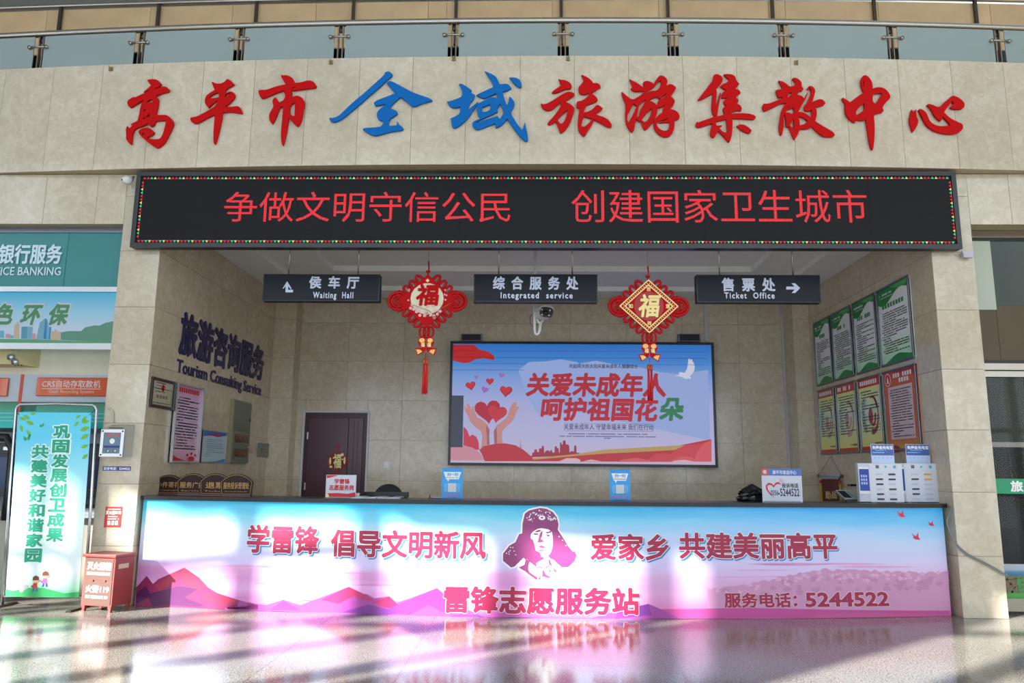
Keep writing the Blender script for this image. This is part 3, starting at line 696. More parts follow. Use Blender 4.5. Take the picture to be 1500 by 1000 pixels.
# portrait print: man in fur hat
def pz(st): return [(720+float(p.split(',')[0])/7.693, 730+float(p.split(',')[1])/7.693) for p in st.split()]
hat = pz("375,170 420,135 480,120 550,105 620,115 690,150 735,210 755,290 745,350 780,400 820,460 860,530 910,590 940,598 958,640 930,710 860,772 790,772 740,730 700,690 660,675 640,650 600,672 500,728 435,705 400,680 385,690 360,665 260,765 220,775 130,700 130,620 200,530 270,490 310,400 345,390 350,280")
def grow(P, r):
    out = []; n = len(P)
    for i in range(n):
        a, b, c = Vector(P[i-1]), Vector(P[i]), Vector(P[(i+1) % n]); t = (c-a).normalized(); out.append((b.x+t.y*r, b.y-t.x*r))
    return out
halo = M().ppoly(CNT, grow(hat, 2.4), .005)
halo.ppoly(CNT, pz("340,640 660,640 760,840 560,900 520,890 420,860 290,790"), .0052)
halo.build('portrait_outline', WH, ct)
PUR = mat('portrait_mauve', '#8E3A74', .4)
po = M().ppoly(CNT, hat, .007)
for st in ("385,680 370,745 305,775 380,820 430,860 500,910 515,885 430,830 415,800 415,755 430,712 520,780 590,785 570,770 510,765 500,728 440,700", "640,680 650,740 690,770 710,825 740,828 680,750 660,690", "570,810 590,805 610,850 665,888 620,885 570,880", "600,775 650,750 665,735 655,760 610,785", "540,835 530,905 548,905", "660,830 668,790 640,810"):
    po.ppoly(CNT, pz(st), .007)
po.build('portrait_print', PUR, ct, 'mauve stencil portrait of a man in a fur hat')
fc = M().ppoly(CNT, pz("440,440 445,400 470,370 520,340 560,332 640,345 680,375 692,450 690,530 670,600 635,650 630,665 600,670 565,655 545,630 520,595 495,580 480,520 465,480"), .0085)
fc.ppoly(CNT, pz("500,732 610,668 632,668 645,735 600,768 520,768"), .0085)
fc.build('portrait_face', WH, ct)
fc = M(); rs = random.Random(5)
for _ in range(46):
    a = rs.uniform(-1, 1); r_ = rs.uniform(.55, .95); x = 560+180*sin(a*1.35)*r_; y = 290-165*cos(a*1.2)*r_
    if y > 330: continue
    k = rs.uniform(4, 10); fc.ppoly(CNT, pz('%f,%f %f,%f %f,%f %f,%f' % (x-k, y, x, y-k*1.3, x+k, y, x, y+k*1.3)), .0085)
for x, y in ((215, 548), (240, 550), (210, 585), (195, 600), (255, 590), (170, 615), (272, 632), (198, 625), (760, 428), (800, 470), (838, 530)):
    fc.ppoly(CNT, pz('%f,%f %f,%f %f,%f %f,%f' % (x-8, y, x, y-8, x+8, y, x, y+8)), .0085)
fc.ppoly(CNT, pz(' '.join('%f,%f' % (568+38*cos(k*.524), 216+26*sin(k*.524)) for k in range(12))), .0086)
fc.build('portrait_speckles', WH, ct, kind='stuff')
ft = M().ppoly(CNT, pz(' '.join('%f,%f' % (568+15*cos(k*.785), 214+10*sin(k*.785)) for k in range(8))), .0095)
for st in ("485,375 520,355 550,352 556,368 510,380", "462,392 500,388 530,396 528,406 490,410", "605,375 640,374 680,358 670,382 625,392", "615,402 662,410 650,424 632,428", "548,385 578,358 570,420 555,455 585,472 582,490 518,496 530,440", "600,482 612,484 612,495 602,496", "525,545 545,532 565,524 600,542 630,556 590,556 540,552", "528,575 602,576 600,588 540,592", "515,590 548,608 560,650 540,640", "545,512 556,512 550,520", "450,440 470,470 485,520 500,580 480,560 460,490"):
    ft.ppoly(CNT, pz(st), .0095)
ft.build('portrait_features', PUR, ct, kind='stuff')

# ================================================================== things
class Cust(Fr):
    def __init__(s, fn): s.ax = 'Y'; s.val = 0; s.curve = None; s.w = fn
def quad(F, a0, a1, b0, b1, d, name, mt, parent, label=None): return M().poly(F, [[(a0, b0), (a1, b0), (a1, b1), (a0, b1)]], d).build(name, mt, parent, label)
def pm(col, rough=.45, **k): return mat('print_'+col.strip('#'), col, rough, **k)

# ---- hanging direction signs
SGN = mat('sign_slate', '#1B2028', .5, spec=.25); SW = mat('sign_white', '#C9D0E6', .45)
SF = Fr('Y', .6)
def sign(x0, x1, y0, y1, cn, cbox, en, ebox, arrow, label):
    a0, b0 = SF.px(x0, y1); a1, b1 = SF.px(x1, y0)
    r = empty('hanging_sign', ((a0+a1)/2, .6, b0), label, 'sign', 'hanging direction signs under the display board')
    M().fbox(SF, a0, a1, b0, b1, -.12, 0).build('sign_box', SGN, r, bevel=.004)
    M().frame(SF, a0, a1, b0, b1, .012, 0, .006).build('frame', mat('sign_frame', '#0E1116', .3), r)
    for q in (.2, .8):
        x = a0+(a1-a0)*q; M().tube([(x, .66, b1), (x, .66, 4.79)], .009, 8).build('hanging_rod', STEEL, r)
    chars(SF, cn, cbox[:2], cbox[2:], .002, SW, 'printed_character', r, .035, sp=.52)
    M().text(SF, en, ebox[:2], ebox[2:], .002, .03, sp=.13).build('printed_words', SW, r, 'white English words')
    if arrow: M().ppoly(SF, arrow, .002).build('arrow', SW, r)
def up(pts, ox, oy): return [(ox+x/7.143, oy+y/7.143) for x, y in pts]
sign(384, 557, 402, 440.5, '侯车厅', (453, 422, 526, 405), 'Waiting  Hall', (458.5, 439, 517.5, 428), up([(315, 375), (362, 298), (408, 375), (400, 385), (375, 350), (372, 388), (425, 388), (422, 415), (345, 415), (345, 350), (322, 378)], 370, 370), 'black hanging sign with upward arrow reading Waiting Hall')
sign(693.5, 875, 402, 442, '综合服务处', (722.5, 423.5, 846.5, 405.5), 'Integrated  service', (733.5, 439.2, 838.5, 428.5), None, 'black hanging sign reading Integrated service over the white camera')
sign(1021, 1200.5, 403, 442.5, '售票处', (1058, 426, 1134.5, 407.5), 'Ticket  Office', (1061.5, 436.8, 1134, 428.5), up([(1012, 355), (1100, 355), (1065, 320), (1105, 320), (1158, 370), (1105, 422), (1068, 422), (1100, 385), (1012, 385)], 1010, 370), 'black hanging sign with rightward arrow reading Ticket Office')

# ---- red knot ornaments
KF = Fr('Y', .42); KU = .00835
CORD = mat('red_cord', '#B00C12', .6, spec=.2, noise=.15, ns=30); CREAMP = mat('cream_print', '#D8D2B4', .5)
def knot(cx, cy, style, label):
    a, b = KF.px(cx, cy); u = KU
    r = empty('knot_ornament', (a, .42, b-1.15 if style else b-1.18), label, 'ornament', 'red knot ornaments hanging over the counter')
    P = lambda x, y, d=0: KF.w(a+x*u, b-y*u, d)
    M().tube([P(0, -40), (a, .42, 4.79)], .0025, 5).build('string', mat('thin_cord', '#8C7A68', .6), r)
    q = M().tube([P(0, -41), P(1, -52), P(0, -62)], .010, 6); q.tube([P(-3, -46), P(3, -46)], .018, 6); q.build('hanger_knot', CORD, r)
    H = 40; W = 44
    for sx in (-1, 1):
        for sy in (-1, 1):
            for k in range(4):
                t = (k+.75)/4.9
                ex, ey = sx*W*(1-t), sy*H*t
                nx, ny = sx*.66, sy*.75
                px_, py_ = -ny, nx
                pts = []
                for j in range(14):
                    w_ = 2*pi*j/14; pts.append(P(ex+nx*(3+8*cos(w_))+px_*4.2*sin(w_), ey+ny*(3+8*cos(w_))+py_*4.2*sin(w_), .0))
                M().tube(pts, .0185, 6, closed=True).build('cord_loop', CORD, r)
        for rr_, rv in ((15.5, 13.5), (10.5, 9.2), (5.5, 5)):
            c0 = sx*(W-1+ (0 if rr_ > 10 else -1)); pts = [P(c0+rr_*cos(2*pi*j/20), rv*sin(2*pi*j/20), .002) for j in range(20)]
            M().tube(pts, .02, 6, closed=True).build('side_loop', CORD, r)
    for x in (-6, 0, 6):
        M().tube([P(x+4.2*cos(2*pi*j/12), 47+8*sin(2*pi*j/12)) for j in range(12)], .014, 6, closed=True).build('cord_loop', CORD, r)
    L = lambda pts: [(a+x*u, b-y*u) for x, y in pts]
    G = KF
    def dia(w, h, cut):   # diamond with cut corners
        return L([(0-cut, -h+cut), (cut, -h+cut), (w-cut, -cut), (w-cut, cut), (cut, h-cut), (-cut, h-cut), (-w+cut, cut), (-w+cut, -cut)])
    pq = M().poly(G, [dia(44, 41, .6)], .03, .03).build('plaque', RED, r)
    circ = lambda x, y, rx, ry=None, n=18: L([(x+rx*cos(2*pi*k/n), y+(ry or rx)*sin(2*pi*k/n)) for k in range(n)])
    if style:
        M().poly(G, [dia(44, 41, .6), dia(41.5, 38.6, .6)], .033).poly(G, [dia(36.5, 33.8, .6), dia(34, 31.4, .6)], .033).build('gold_border', GOLD, r)
        q = M()
        for sx in (-1, 1):
            for sy in (-1, 1):
                for k in range(14):
                    t = (k+.6)/14.2; x, y = sx*39.5*(1-t)*.98, sy*36.6*t*.98
                    q.poly(G, [circ(x, y, .95, n=4)], .033)
        q.build('border_pattern', GOLD, r, kind='stuff')
        M().poly(G, [circ(0, 0, 22)], .032).build('medallion', mat('medallion_red', '#A83034', .6, noise=.5, ns=260), r)
        M().text(G, '福', (a-14*u, b-16*u), (a+15*u, b+17*u), .036, .03, shear=.15, local=True).build('fortune_character', GOLD, r, 'gold character')
        for c, x, y in (('吉', 0, -26), ('如', -27, 0), ('意', 28, 0), ('祥', 0, 26)):
            M().text(G, c, (a+(x-3)*u, b-(y+3.2)*u), (a+(x+3)*u, b-(y-3.2)*u), .036, .03, local=True).build('small_character', GOLD, r)
    else:
        M().poly(G, [circ(0, -3, 25, 24)], .032).build('cream_medallion', CREAMP, r)
        M().text(G, '福', (a-15*u, b-7*u), (a+17*u, b+24*u), .042, .038, shear=.1, local=True).build('fortune_character', RED, r, 'red character')
        fl_, st_, ye = M(), M(), M(); rk = random.Random(11)
        for _ in range(26):
            x, y = rk.uniform(-24, 24), rk.uniform(8, 26)
            if abs(x)+abs(y) > 38: x *= .5
            for k in range(5): fl_.poly(G, [circ(x+1.5*cos(k*1.257), y+1.5*sin(k*1.257), 1.1, n=6)], .040+.0002*k)
            ye.poly(G, [circ(x, y, .8, n=6)], .0425)
        for _ in range(10):
            x, y = rk.uniform(20, 30)*rk.choice((-1, 1)), rk.uniform(-18, 8); fl_.poly(G, [circ(x, y, 1.5, n=6)], .0402); ye.poly(G, [circ(x, y, .7, n=6)], .0425)
        st_.tube([P(-28, 5, .038), P(-12, 10, .038), P(4, 16, .038), P(10, 22, .038)], .004, 5); st_.tube([P(8, 22, .038), P(22, 12, .038), P(36, 4, .038)], .004, 5); st_.tube([P(-2, 25, .038), P(12, 24, .038), P(20, 20, .038)], .004, 5)
        fl_.build('printed_blossoms', mat('blossom_pink', '#E2B7BC', .5), r, kind='stuff'); ye.build('printed_stamens', mat('stamen_yellow', '#D9B45A', .5), r, kind='stuff'); st_.build('printed_branches', mat('branch_olive', '#8A7A45', .5), r)
        M().poly(G, [circ(0, -31, 3, 3, 4)], .034).build('small_seal', GOLD, r)
    # pair of fish charms
    y0 = 66
    for sx in (-1, 1):
        f = M().poly(G, [L([(sx*.6, y0-9), (sx*5, y0-12), (sx*10, y0-9), (sx*12, y0-3), (sx*9.5, y0+2), (sx*7, y0+5), (sx*16.5, y0+6), (sx*14, y0+12), (sx*12.5, y0+17), (sx*7, y0+13), (sx*3, y0+11), (sx*.6, y0+8)])], .016, .02)
        f.build('fish_charm', RED, r)
        f = M().poly(G, [circ(sx*6, y0-6, 4.4, 3.4, 10)], .018); f.poly(G, [L([(sx*8, y0+8), (sx*14.5, y0+7.5), (sx*11.5, y0+15), (sx*5, y0+11)])], .018)
        f.build('charm_scales', mat('charm_gold', '#D8A860', .35, .5, noise=.35, ns=60), r)
        M().text(G, '福', (a+(sx*4.6-2.8)*u, b-(y0+4)*u), (a+(sx*4.6+2.8)*u, b-(y0-2.5)*u), .019, .03, local=True).build('charm_character', GOLD, r)
    M().tube([P(0, y0+12), P(0, y0+20)], .004, 5).build('charm_cord', CORD, r)
    for sx in (-1, 1):
        q = M()
        x = sx*2.1
        q.tube([P(x, y0+21), P(x, y0+30)], .0165, 8); q.build('tassel_cap', mat('tassel_cap', '#C4502E', .4, .3), r)
        q = M()
        for k in range(9):
            w_ = 2*pi*k/8; rr2 = 1.5 if k < 8 else 0
            q.tube([P(x+rr2*cos(w_)*.6, y0+30, rr2*sin(w_)*u), P(x+rr2*cos(w_), y0+50, rr2*sin(w_)*u), P(x+rr2*cos(w_)*1.1+rk_(k), y0+72+(k % 3), rr2*sin(w_)*u)], .0055, 5)
        q.build('tassel', mat('tassel_red', '#D01A1E', .6, noise=.25, ns=80), r)
def rk_(k): return ((k*37) % 7-3)*.12
knot(626, 441, 0, 'red knot ornament with flowered cream medallion, hanging left of the middle sign')
knot(950, 449, 1, 'red knot ornament with gold-bordered diamond, hanging right of the middle sign')

# ---- cameras
PF = Fr('Y', 1.2); WM = mat('white_metal', '#D5D7D8', .4)
r = empty('security_camera', (.06, 1.2, 3.36), 'white bullet security camera on a hooked ceiling pole', 'camera')
pt = lambda x, y, d=0: PF.w(*PF.px(x, y), d)
top_ = pt(784, 440); pole = M().tube([(top_.x, 1.2, 4.785), pt(783, 440), pt(783, 482), pt(784, 488), pt(786.5, 490), pt(789, 488), pt(791, 482), pt(791.5, 473)], .020, 10)
pole.build('hooked_pole', WM, r)
def ex(pts0, pts1, m_=None):   # loft two rings of equal length
    m_ = m_ or M(); n = len(pts0); m_.add(list(pts0)+list(pts1), [tuple(reversed(range(n))), tuple(range(n, 2*n))]+[(i, (i+1) % n, (i+1) % n+n, i+n) for i in range(n)]); return m_
rb = [(790.5, 460), (792, 456.5), (796, 455), (806, 456), (809.5, 458), (810, 462), (808.5, 467), (806, 470), (796, 469), (791.5, 467), (790, 464)]
front = [pt(x, y, .22) for x, y in rb]; backr = [pt(x-10.5, y-2.5, -.08) for x, y in rb]
ex(backr, front).build('housing', WM, r)
visor = [(789.5, 459), (792, 454.6), (798, 453.2), (808, 455), (811, 459), (810.2, 458.8), (807, 456), (797.5, 454.4), (792.8, 455.6), (790.5, 459.5)]
ex([pt(x-10, y-2.5, -.02) for x, y in visor], [pt(x, y, .26) for x, y in visor]).build('sun_visor', WM, r)
ex([pt(x, y, .221) for x, y in rb], [pt(800+(x-800)*.95, 462.5+(y-462.5)*.95, .232) for x, y in rb]).build('front_face', BLACK, r)
lf = Fr('Y', 1.2); c = lf.px(799, 462.7)
M().tube([lf.w(c[0], c[1], .22), lf.w(c[0], c[1], .245)], .032, 14).build('lens', mat('lens_black', '#0A0A0C', .1), r)
for x, y in ((793.5, 458.5), (805, 459.8), (793.5, 466), (803.7, 467)):
    c = lf.px(x, y); M().tube([lf.w(c[0], c[1], .22), lf.w(c[0], c[1], .242)], .011, 8).build('lamp_bead', mat('lamp_bead', '#E8C9A0', .3), r)
M().tube([pt(780, 460), pt(776.5, 464), pt(776.5, 472), pt(779, 477), pt(783, 478), pt(787, 475)], .004, 5).build('cable', BLACK, r)
M().tube([pt(786, 467), pt(789, 472), pt(793, 473), pt(795.5, 468)], .018, 8).build('bracket', WM, r)
# small dome camera at the board's end
DF = Fr('Y', -.1); p2 = lambda x, y, d=0: DF.w(*DF.px(x, y), d)
r = empty('security_camera', tuple(p2(190, 275)), 'small white eyeball camera fixed to the left end of the LED board', 'camera')
M().tube([p2(182, 265.5, .05), p2(186, 264, .02), p2(191, 265, -.02)], [.028, .05, .045], 12).build('eyeball', WM, r)
M().tube([p2(182.9, 265.4, .055), p2(182.3, 265.5, .062)], .012, 8).build('lens', BLACK, r)
M().tube([p2(190, 266), p2(193.5, 264), p2(196, 258)], .014, 8).build('bracket', GALU, r)
M().tube([p2(191, 272), p2(192, 278), p2(195, 281), p2(198, 278)], .006, 6).build('cable', mat('white_cable', '#C9C8C4', .5), r)
r = M().tube([p2(1410, 366, -.02), p2(1413, 371, -.02)], .01, 6); r.fbox(DF, *[v for v in (DF.px(1413, 374)[0], DF.px(1427, 374)[0])], DF.px(1413, 376)[1], DF.px(1413, 367)[1], -.07, -.02)
r.build('cable_clip', mat('pale_clip', '#B9B4C4', .5), None, 'pale plastic cable clip at the lower right corner of the LED board', 'clip')
hk = [(163, 101), (485, 91), (665, 86), (832, 86), (1166, 92)]
for i, (x, y) in enumerate(hk):
    a, b = BEAM.px(x, y); M().fbox(BEAM, a-.022, a+.022, b-.03, b+.02, .0, .02).tube([BEAM.w(a, b-.015, .02), BEAM.w(a, b-.015, .045), BEAM.w(a, b+.01, .05)], .006, 6).build('wall_hook', mat('brass_hook', '#8E7F5E', .5, .4), None, 'tiny hook on the beam top edge, %s of five from the left' % ('first', 'second', 'third', 'fourth', 'last')[i], 'hook', 'small hooks along the top of the beam')

# ---- back wall: LED picture screen
VF = Fr('Y', 4.40)
a0, b0 = VF.px(656, 681); a1, b1 = VF.px(1045, 501.5)
r = empty('video_screen', ((a0+a1)/2, 4.4, b0), 'large landscape screen on the back wall with hearts and red slogan', 'screen')
M().fbox(VF, a0, a1, b0, b1, -.1, 0).build('housing', BLACK, r)
M().frame(VF, a0, a1, b0, b1, .045, 0, .018).build('frame', mat('screen_frame', '#14161E', .35), r)
def scr(name, stops, es=.55, axis='Z'):
    mt = bpy.data.materials.new(name); mt.use_nodes = True; nt = mt.node_tree; N = nt.nodes; L = nt.links; b = N['Principled BSDF']
    tc = N.new('ShaderNodeTexCoord'); sp = N.new('ShaderNodeSeparateXYZ'); L.new(tc.outputs['Generated'], sp.inputs[0])
    rp = N.new('ShaderNodeValToRGB'); e = rp.color_ramp.elements
    e[0].position, e[0].color = stops[0][0], lin(stops[0][1]); e[1].position, e[1].color = stops[-1][0], lin(stops[-1][1])
    for p, c in stops[1:-1]: k = e.new(p); k.color = lin(c)
    L.new(sp.outputs[axis], rp.inputs[0]); L.new(rp.outputs[0], b.inputs['Emission Color']); b.inputs['Emission Strength'].default_value = es
    b.inputs['Base Color'].default_value = (.02, .02, .03, 1); b.inputs['Roughness'].default_value = .5
    return mt
ES = .82
M().fbox(VF, a0+.04, a1-.04, b0+.04, b1-.04, 0, .004).build('picture', scr('picture_sky', [(0, '#C9B4CC'), (.18, '#B9B6DC'), (.5, '#A9AEDE'), (.72, '#7C9FDC'), (.85, '#3F86D0'), (1, '#1C6FC4')], ES), r)
def se(col, es=ES): return MATS.get('scr'+col) or MATS.setdefault('scr'+col, scr('scr'+col, [(0, col), (1, col)], es))
def Z1(st): return [(650+float(p.split(',')[0])/5.13, 495+float(p.split(',')[1])/5.13) for p in st.split()]
def Z2(st): return [(850+float(p.split(',')[0])/5.13, 495+float(p.split(',')[1])/5.13) for p in st.split()]
def sp_(name, col, polys, d, label=None):
    for k, p in enumerate(polys): M().ppoly(VF, p, d+k*.00005).build(name, se(col), r, label)
sp_('cloud', '#96AADE', [Z1("560,240 640,180 760,175 880,160 1000,180 1026,200 1026,560 700,560 620,420"), Z2("0,190 120,170 260,200 420,215 600,255 720,270 960,240 975,770 0,560")], .005)
sp_('red_scarf', '#B81414', [Z1("62,50 230,50 262,85 330,100 375,130 385,160 370,165 300,152 240,160 190,185 150,190 110,180 62,165")], .007, 'red scarf in the upper corner')
sp_('red_scarf', '#8E0F12', [Z1("62,92 255,92 262,97 62,97"), Z1("62,142 378,142 380,148 62,148")], .008)
bl_ = [Z1("385,96 1026,98 1026,102 385,100")+[], Z1("390,144 1026,147 1026,151 390,149"), Z1("200,189 625,191 625,194 200,193"), Z1("62,237 600,239 600,242 62,240"), Z2("0,98 955,103 955,107 0,102"), Z2("0,147 955,151 955,155 0,151"), Z2("520,198 960,200 960,203 520,201")]
sp_('scan_line', '#2E4FC0', bl_, .008)
def heart(cx, cy, s, ang=0):
    P = []
    for k in range(22):
        t = 2*pi*k/22; x = 16*sin(t)**3/16; y = -(13*cos(t)-5*cos(2*t)-2*cos(3*t)-cos(4*t))/16
        P.append((cx+s*(x*cos(ang)-y*sin(ang)), cy+s*(x*sin(ang)+y*cos(ang))))
    return P
hz = lambda x, y, s, an=0: heart(650+x/5.13, 495+y/5.13, s/5.13, an)
sp_('lilac_heart', '#9A6CB4', [hz(244, 293, 16), hz(437, 280, 22), hz(310, 388, 28, .3), hz(348, 233, 9)], .008)
for q in ((203, 357, 38, -.2), (347, 325, 30, 0), (468, 398, 48, .1)): sp_('red_heart', '#B01C2A', [hz(*q)], .009)
for q in ((201, 352, 30, -.2), (345, 321, 23, 0), (464, 392, 38, .1)): sp_('heart_sheen', '#C42C36', [hz(*q)], .0095)
sp_('big_heart', '#B22338', [hz(330, 545, 98, -.1)], .008, 'large double heart held by the hands')
sp_('big_heart', '#C4323F', [hz(402, 565, 73, .15)], .009)
hand = "278,850 285,790 290,740 280,700 240,670 200,630 180,580 160,545 152,510 165,515 178,540 172,500 180,488 200,515 210,548 212,510 222,520 235,560 250,595 290,615 330,650 345,690 342,740 345,800"
sp_('painted_hand', '#C48A86', [Z1(hand)], .010, 'open left hand')
hand2 = [(722-(x*5.13-0)/5.13+0, y) for x, y in []]
hr_ = Z1("385,820 378,760 376,700 400,655 440,625 475,595 490,550 505,510 520,490 540,478 548,492 540,520 555,512 568,515 545,560 530,605 500,640 460,675 440,700 438,750 450,820")
sp_('painted_hand', '#C48A86', [hr_], .010, 'open right hand')
sp_('hand_shadow', '#9E6468', [Z1("320,655 345,690 342,740 345,800 325,800 325,730 318,690"), Z1("385,820 378,760 376,700 396,662 400,720 402,820")], .0105)
sp_('painted_hill', '#C6384A', [Z1("148,665 175,690 195,740 215,725 245,740 262,780 266,840 148,840")], .010)
sp_('painted_hill', '#C98C9C', [Z1("46,820 150,805 220,825 270,860 310,918 46,918")], .012)
sp_('painted_hill', '#B8313C', [Z1("268,840 300,812 380,795 460,790 540,805 600,840 660,890 680,925 310,925 290,880")], .013, 'big red hill')
sp_('city_skyline', '#A02C40', [Z1("660,890 668,860 680,858 682,838 700,836 702,856 715,855 716,830 735,828 740,808 752,812 755,865 770,845 790,842 792,855 810,838 818,860 832,860 835,815 848,812 852,828 862,825 866,860 872,860 874,785 882,782 886,800 894,800 896,770 914,768 918,800 928,798 942,805 945,860 960,848 978,852 980,808 996,808 998,862 1020,862 1020,880 660,895")], .011, 'red city skyline')
sp_('city_skyline', '#A89098', [Z1("572,820 574,765 578,765 580,800 586,822 582,830 570,830")], .011)
sp_('painted_ground', '#B8333C', [Z1("660,915 1026,880 1026,925 680,925"), Z2("0,880 300,845 700,815 980,760 985,928 0,928")], .0115)
sp_('gold_strip', '#B89A5C', [Z1("640,905 1026,868 1026,882 665,915"), Z2("0,866 180,838 700,808 860,805 700,842 180,868 0,882")], .012)
sp_('painted_hill', '#C94450', [Z2("670,880 720,835 800,800 880,798 920,795 985,760 985,928 670,928"), Z2("520,905 560,872 640,865 700,880 760,930 500,930")], .0125)
sp_('painted_hill', '#D65A60', [Z2("860,900 880,850 930,790 984,765 984,928 860,928"), Z2("690,915 760,888 840,895 870,928 680,928"), Z2("300,915 420,898 520,920 520,930 290,930")], .013)
sp_('painted_hill', '#D8B4B8', [Z1("870,925 920,902 1000,902 1026,915 1026,926"), Z2("20,926 80,912 160,926"), Z2("700,922 780,914 860,928 690,930")], .0135)
sp_('dove', '#D0D4E6', [Z2("700,285 738,281 745,255 765,258 782,262 800,235 808,195 812,158 820,152 826,170 832,158 840,160 844,180 852,182 856,205 860,215 856,245 840,270 822,284 832,296 828,312 812,302 798,308 780,302 755,290 735,288")], .008, 'white dove')
sp_('dark_patch', '#3E4254', [Z1("52,432 150,432 142,820 46,820")], .0155, 'dead dark module on the screen')
def sl(t, p0, p1, d, col, bold, shear=0, each=True):
    if each:
        for i in range(len(layout(t))): M().text(VF, t, p0, p1, d, bold, shear=shear, only=i).build('slogan_character', se(col), r)
    else: M().text(VF, t, p0, p1, d, bold, shear=shear).build('printed_line', se(col), r)
sl('关爱未成年人', (773, 579.5), (975, 548), .014, '#B01C28', .042, .12)
sl('呵护祖国花', (794, 615), (962, 584), .014, '#B4202C', .042, .12)
sl('朵', (968, 615), (1000, 584), .014, '#2E7A4C', .042, .12)
sl('托起明天的太阳关爱未成年人健康成长', (834, 539), (934, 533.5), .010, '#2E2C48', .02, 0, False)
sl('关爱未成年人 守望幸福未来 我们在行动', (826, 629), (957, 621.5), .010, '#38345A', .01, 0, False)
q = M()
for y, x0, x1 in ((634.5, 833, 948), (638, 820, 962), (641, 885, 897)):
    p0 = VF.px(x0, y+1.4); p1_ = VF.px(x1, y); dashes(q, VF, p0[0], p1_[0], p0[1], .018, .010)
p0 = VF.px(826, 620); p1_ = VF.px(957, 620); q.poly(VF, [[(p0[0], p0[1]), (p1_[0], p0[1]), (p1_[0], p0[1]+.004), (p0[0], p0[1]+.004)]], .010)
p0 = VF.px(826, 630.8); q.poly(VF, [[(p0[0], p0[1]), (p1_[0], p0[1]), (p1_[0], p0[1]+.004), (p0[0], p0[1]+.004)]], .010)
q.build('fine_print', se('#4A466A'), r, kind='stuff')
# two dark boxes above the screen, conduits, switch, door charm
for i, (x0, x1) in enumerate(((675, 706), (994, 1026))):
    p, q_ = VF.px(x0, 500), VF.px(x1, 488.5)
    rr3 = empty('speaker', ((p[0]+q_[0])/2, 4.4, p[1]), 'small dark box speaker above the %s end of the screen' % ('left', 'right')[i], 'speaker', 'box speakers above the screen')
    p = (p[0], max(p[1], b1+.006))
    M().fbox(VF, p[0], q_[0], p[1], q_[1], -.12, .0).build('housing', GALU, rr3, bevel=.006)
    M().fbox(VF, p[0]+.02, q_[0]-.02, p[1]+.015, q_[1]-.015, 0, .006).build('grille', mat('speaker_grille', '#22262A', .7, noise=.4, ns=150), rr3)
for i, (x0, y0, x1, y1, l) in enumerate(((1033, 440, 1036, 499, 'short white cable conduit running up from the screen corner'), (1147, 440, 1157, 715, 'long white cable conduit down the back wall by the pilaster'))):
    g_ = Fr('Y', 4.48); p, q_ = g_.px(x0, y0), g_.px(x1, y1)
    xx = (p[0]+q_[0])/2; M().fbox(BK, xx-.03, xx+.03, q_[1], ZC-.02, 0, .03).build('conduit', mat('conduit_white', '#B4B4BC', .5), None, l, 'conduit', bevel=.004)
p, q_ = BK.px(561, 685.5), BK.px(570, 676)
rr3 = empty('light_switch', (p[0], YB, p[1]), 'white wall switch plate between the door and the screen', 'switch')
M().fbox(BK, p[0], q_[0], p[1], q_[1], 0, .012).build('plate', WHITE, rr3, bevel=.003)
for k in range(2): M().fbox(BK, p[0]+.015, q_[0]-.015, p[1]+.015+k*.04, p[1]+.045+k*.04, .012, .018).build('rocker', WHITE, rr3)
# charm on the door
GF = Fr('Y', YB-.034)
ca, cb = GF.px(494.5, 675)
r = empty('door_charm', (ca, YB-.034, cb-.2), 'round red and gold festive charm hanging on the maroon door', 'ornament')
R_ = .17
M().poly(GF, [[(ca+R_*cos(2*pi*k/24), cb+R_*sin(2*pi*k/24)) for k in range(24)], [(ca+R_*.88*cos(2*pi*k/24), cb+R_*.88*sin(2*pi*k/24)) for k in range(24)]], .012, .012).build('ring', mat('charm_red', '#A01018', .5), r)
q = M(); rk = random.Random(2)
for k in range(16):
    an = rk.uniform(0, 6.28); rd = rk.uniform(.06, .14); x, y = ca+rd*cos(an), cb+rd*sin(an)
    q.tube([GF.w(x+.045*cos(2*pi*j/8), y+.03*sin(2*pi*j/8), .006) for j in range(8)], .006, 5, closed=True)
q.build('openwork', mat('charm_red', ''), r)
M().text(GF, '福', (ca-.065, cb-.12), (ca+.065, cb+.12), .016, .03, local=True).build('gold_character', GOLD, r)
q = M()
for x, y, a_, b_ in ((-.125, 0, .018, .065), (.125, .01, .018, .065), (-.11, -.1, .03, .02), (.08, .11, .03, .028), (-.07, .05, .014, .014), (.085, .03, .014, .014)): q.disc(GF, ca+x, cb+y, a_, .016, 0, 10, b_)
q.build('gold_patches', GOLD, r, kind='stuff')
q = M().poly(GF, [[(ca-.01, cb+.2), (ca+.035, cb+.2), (ca+.012, cb+.17)]], .008, .004); q.poly(GF, [[(ca-.012, cb+.21), (ca+.018, cb+.21), (ca+.018, cb+.3), (ca-.008, cb+.3)]], .008, .004); q.poly(GF, [[(ca-.02, cb-.2), (ca+.02, cb-.2), (ca, cb-.24)]], .008, .004); q.poly(GF, [[(ca-.008, cb-.17), (ca+.008, cb-.17), (ca+.008, cb-.2), (ca-.008, cb-.2)]], .008, .004)
q.build('hanging_tab', mat('charm_red', ''), r)

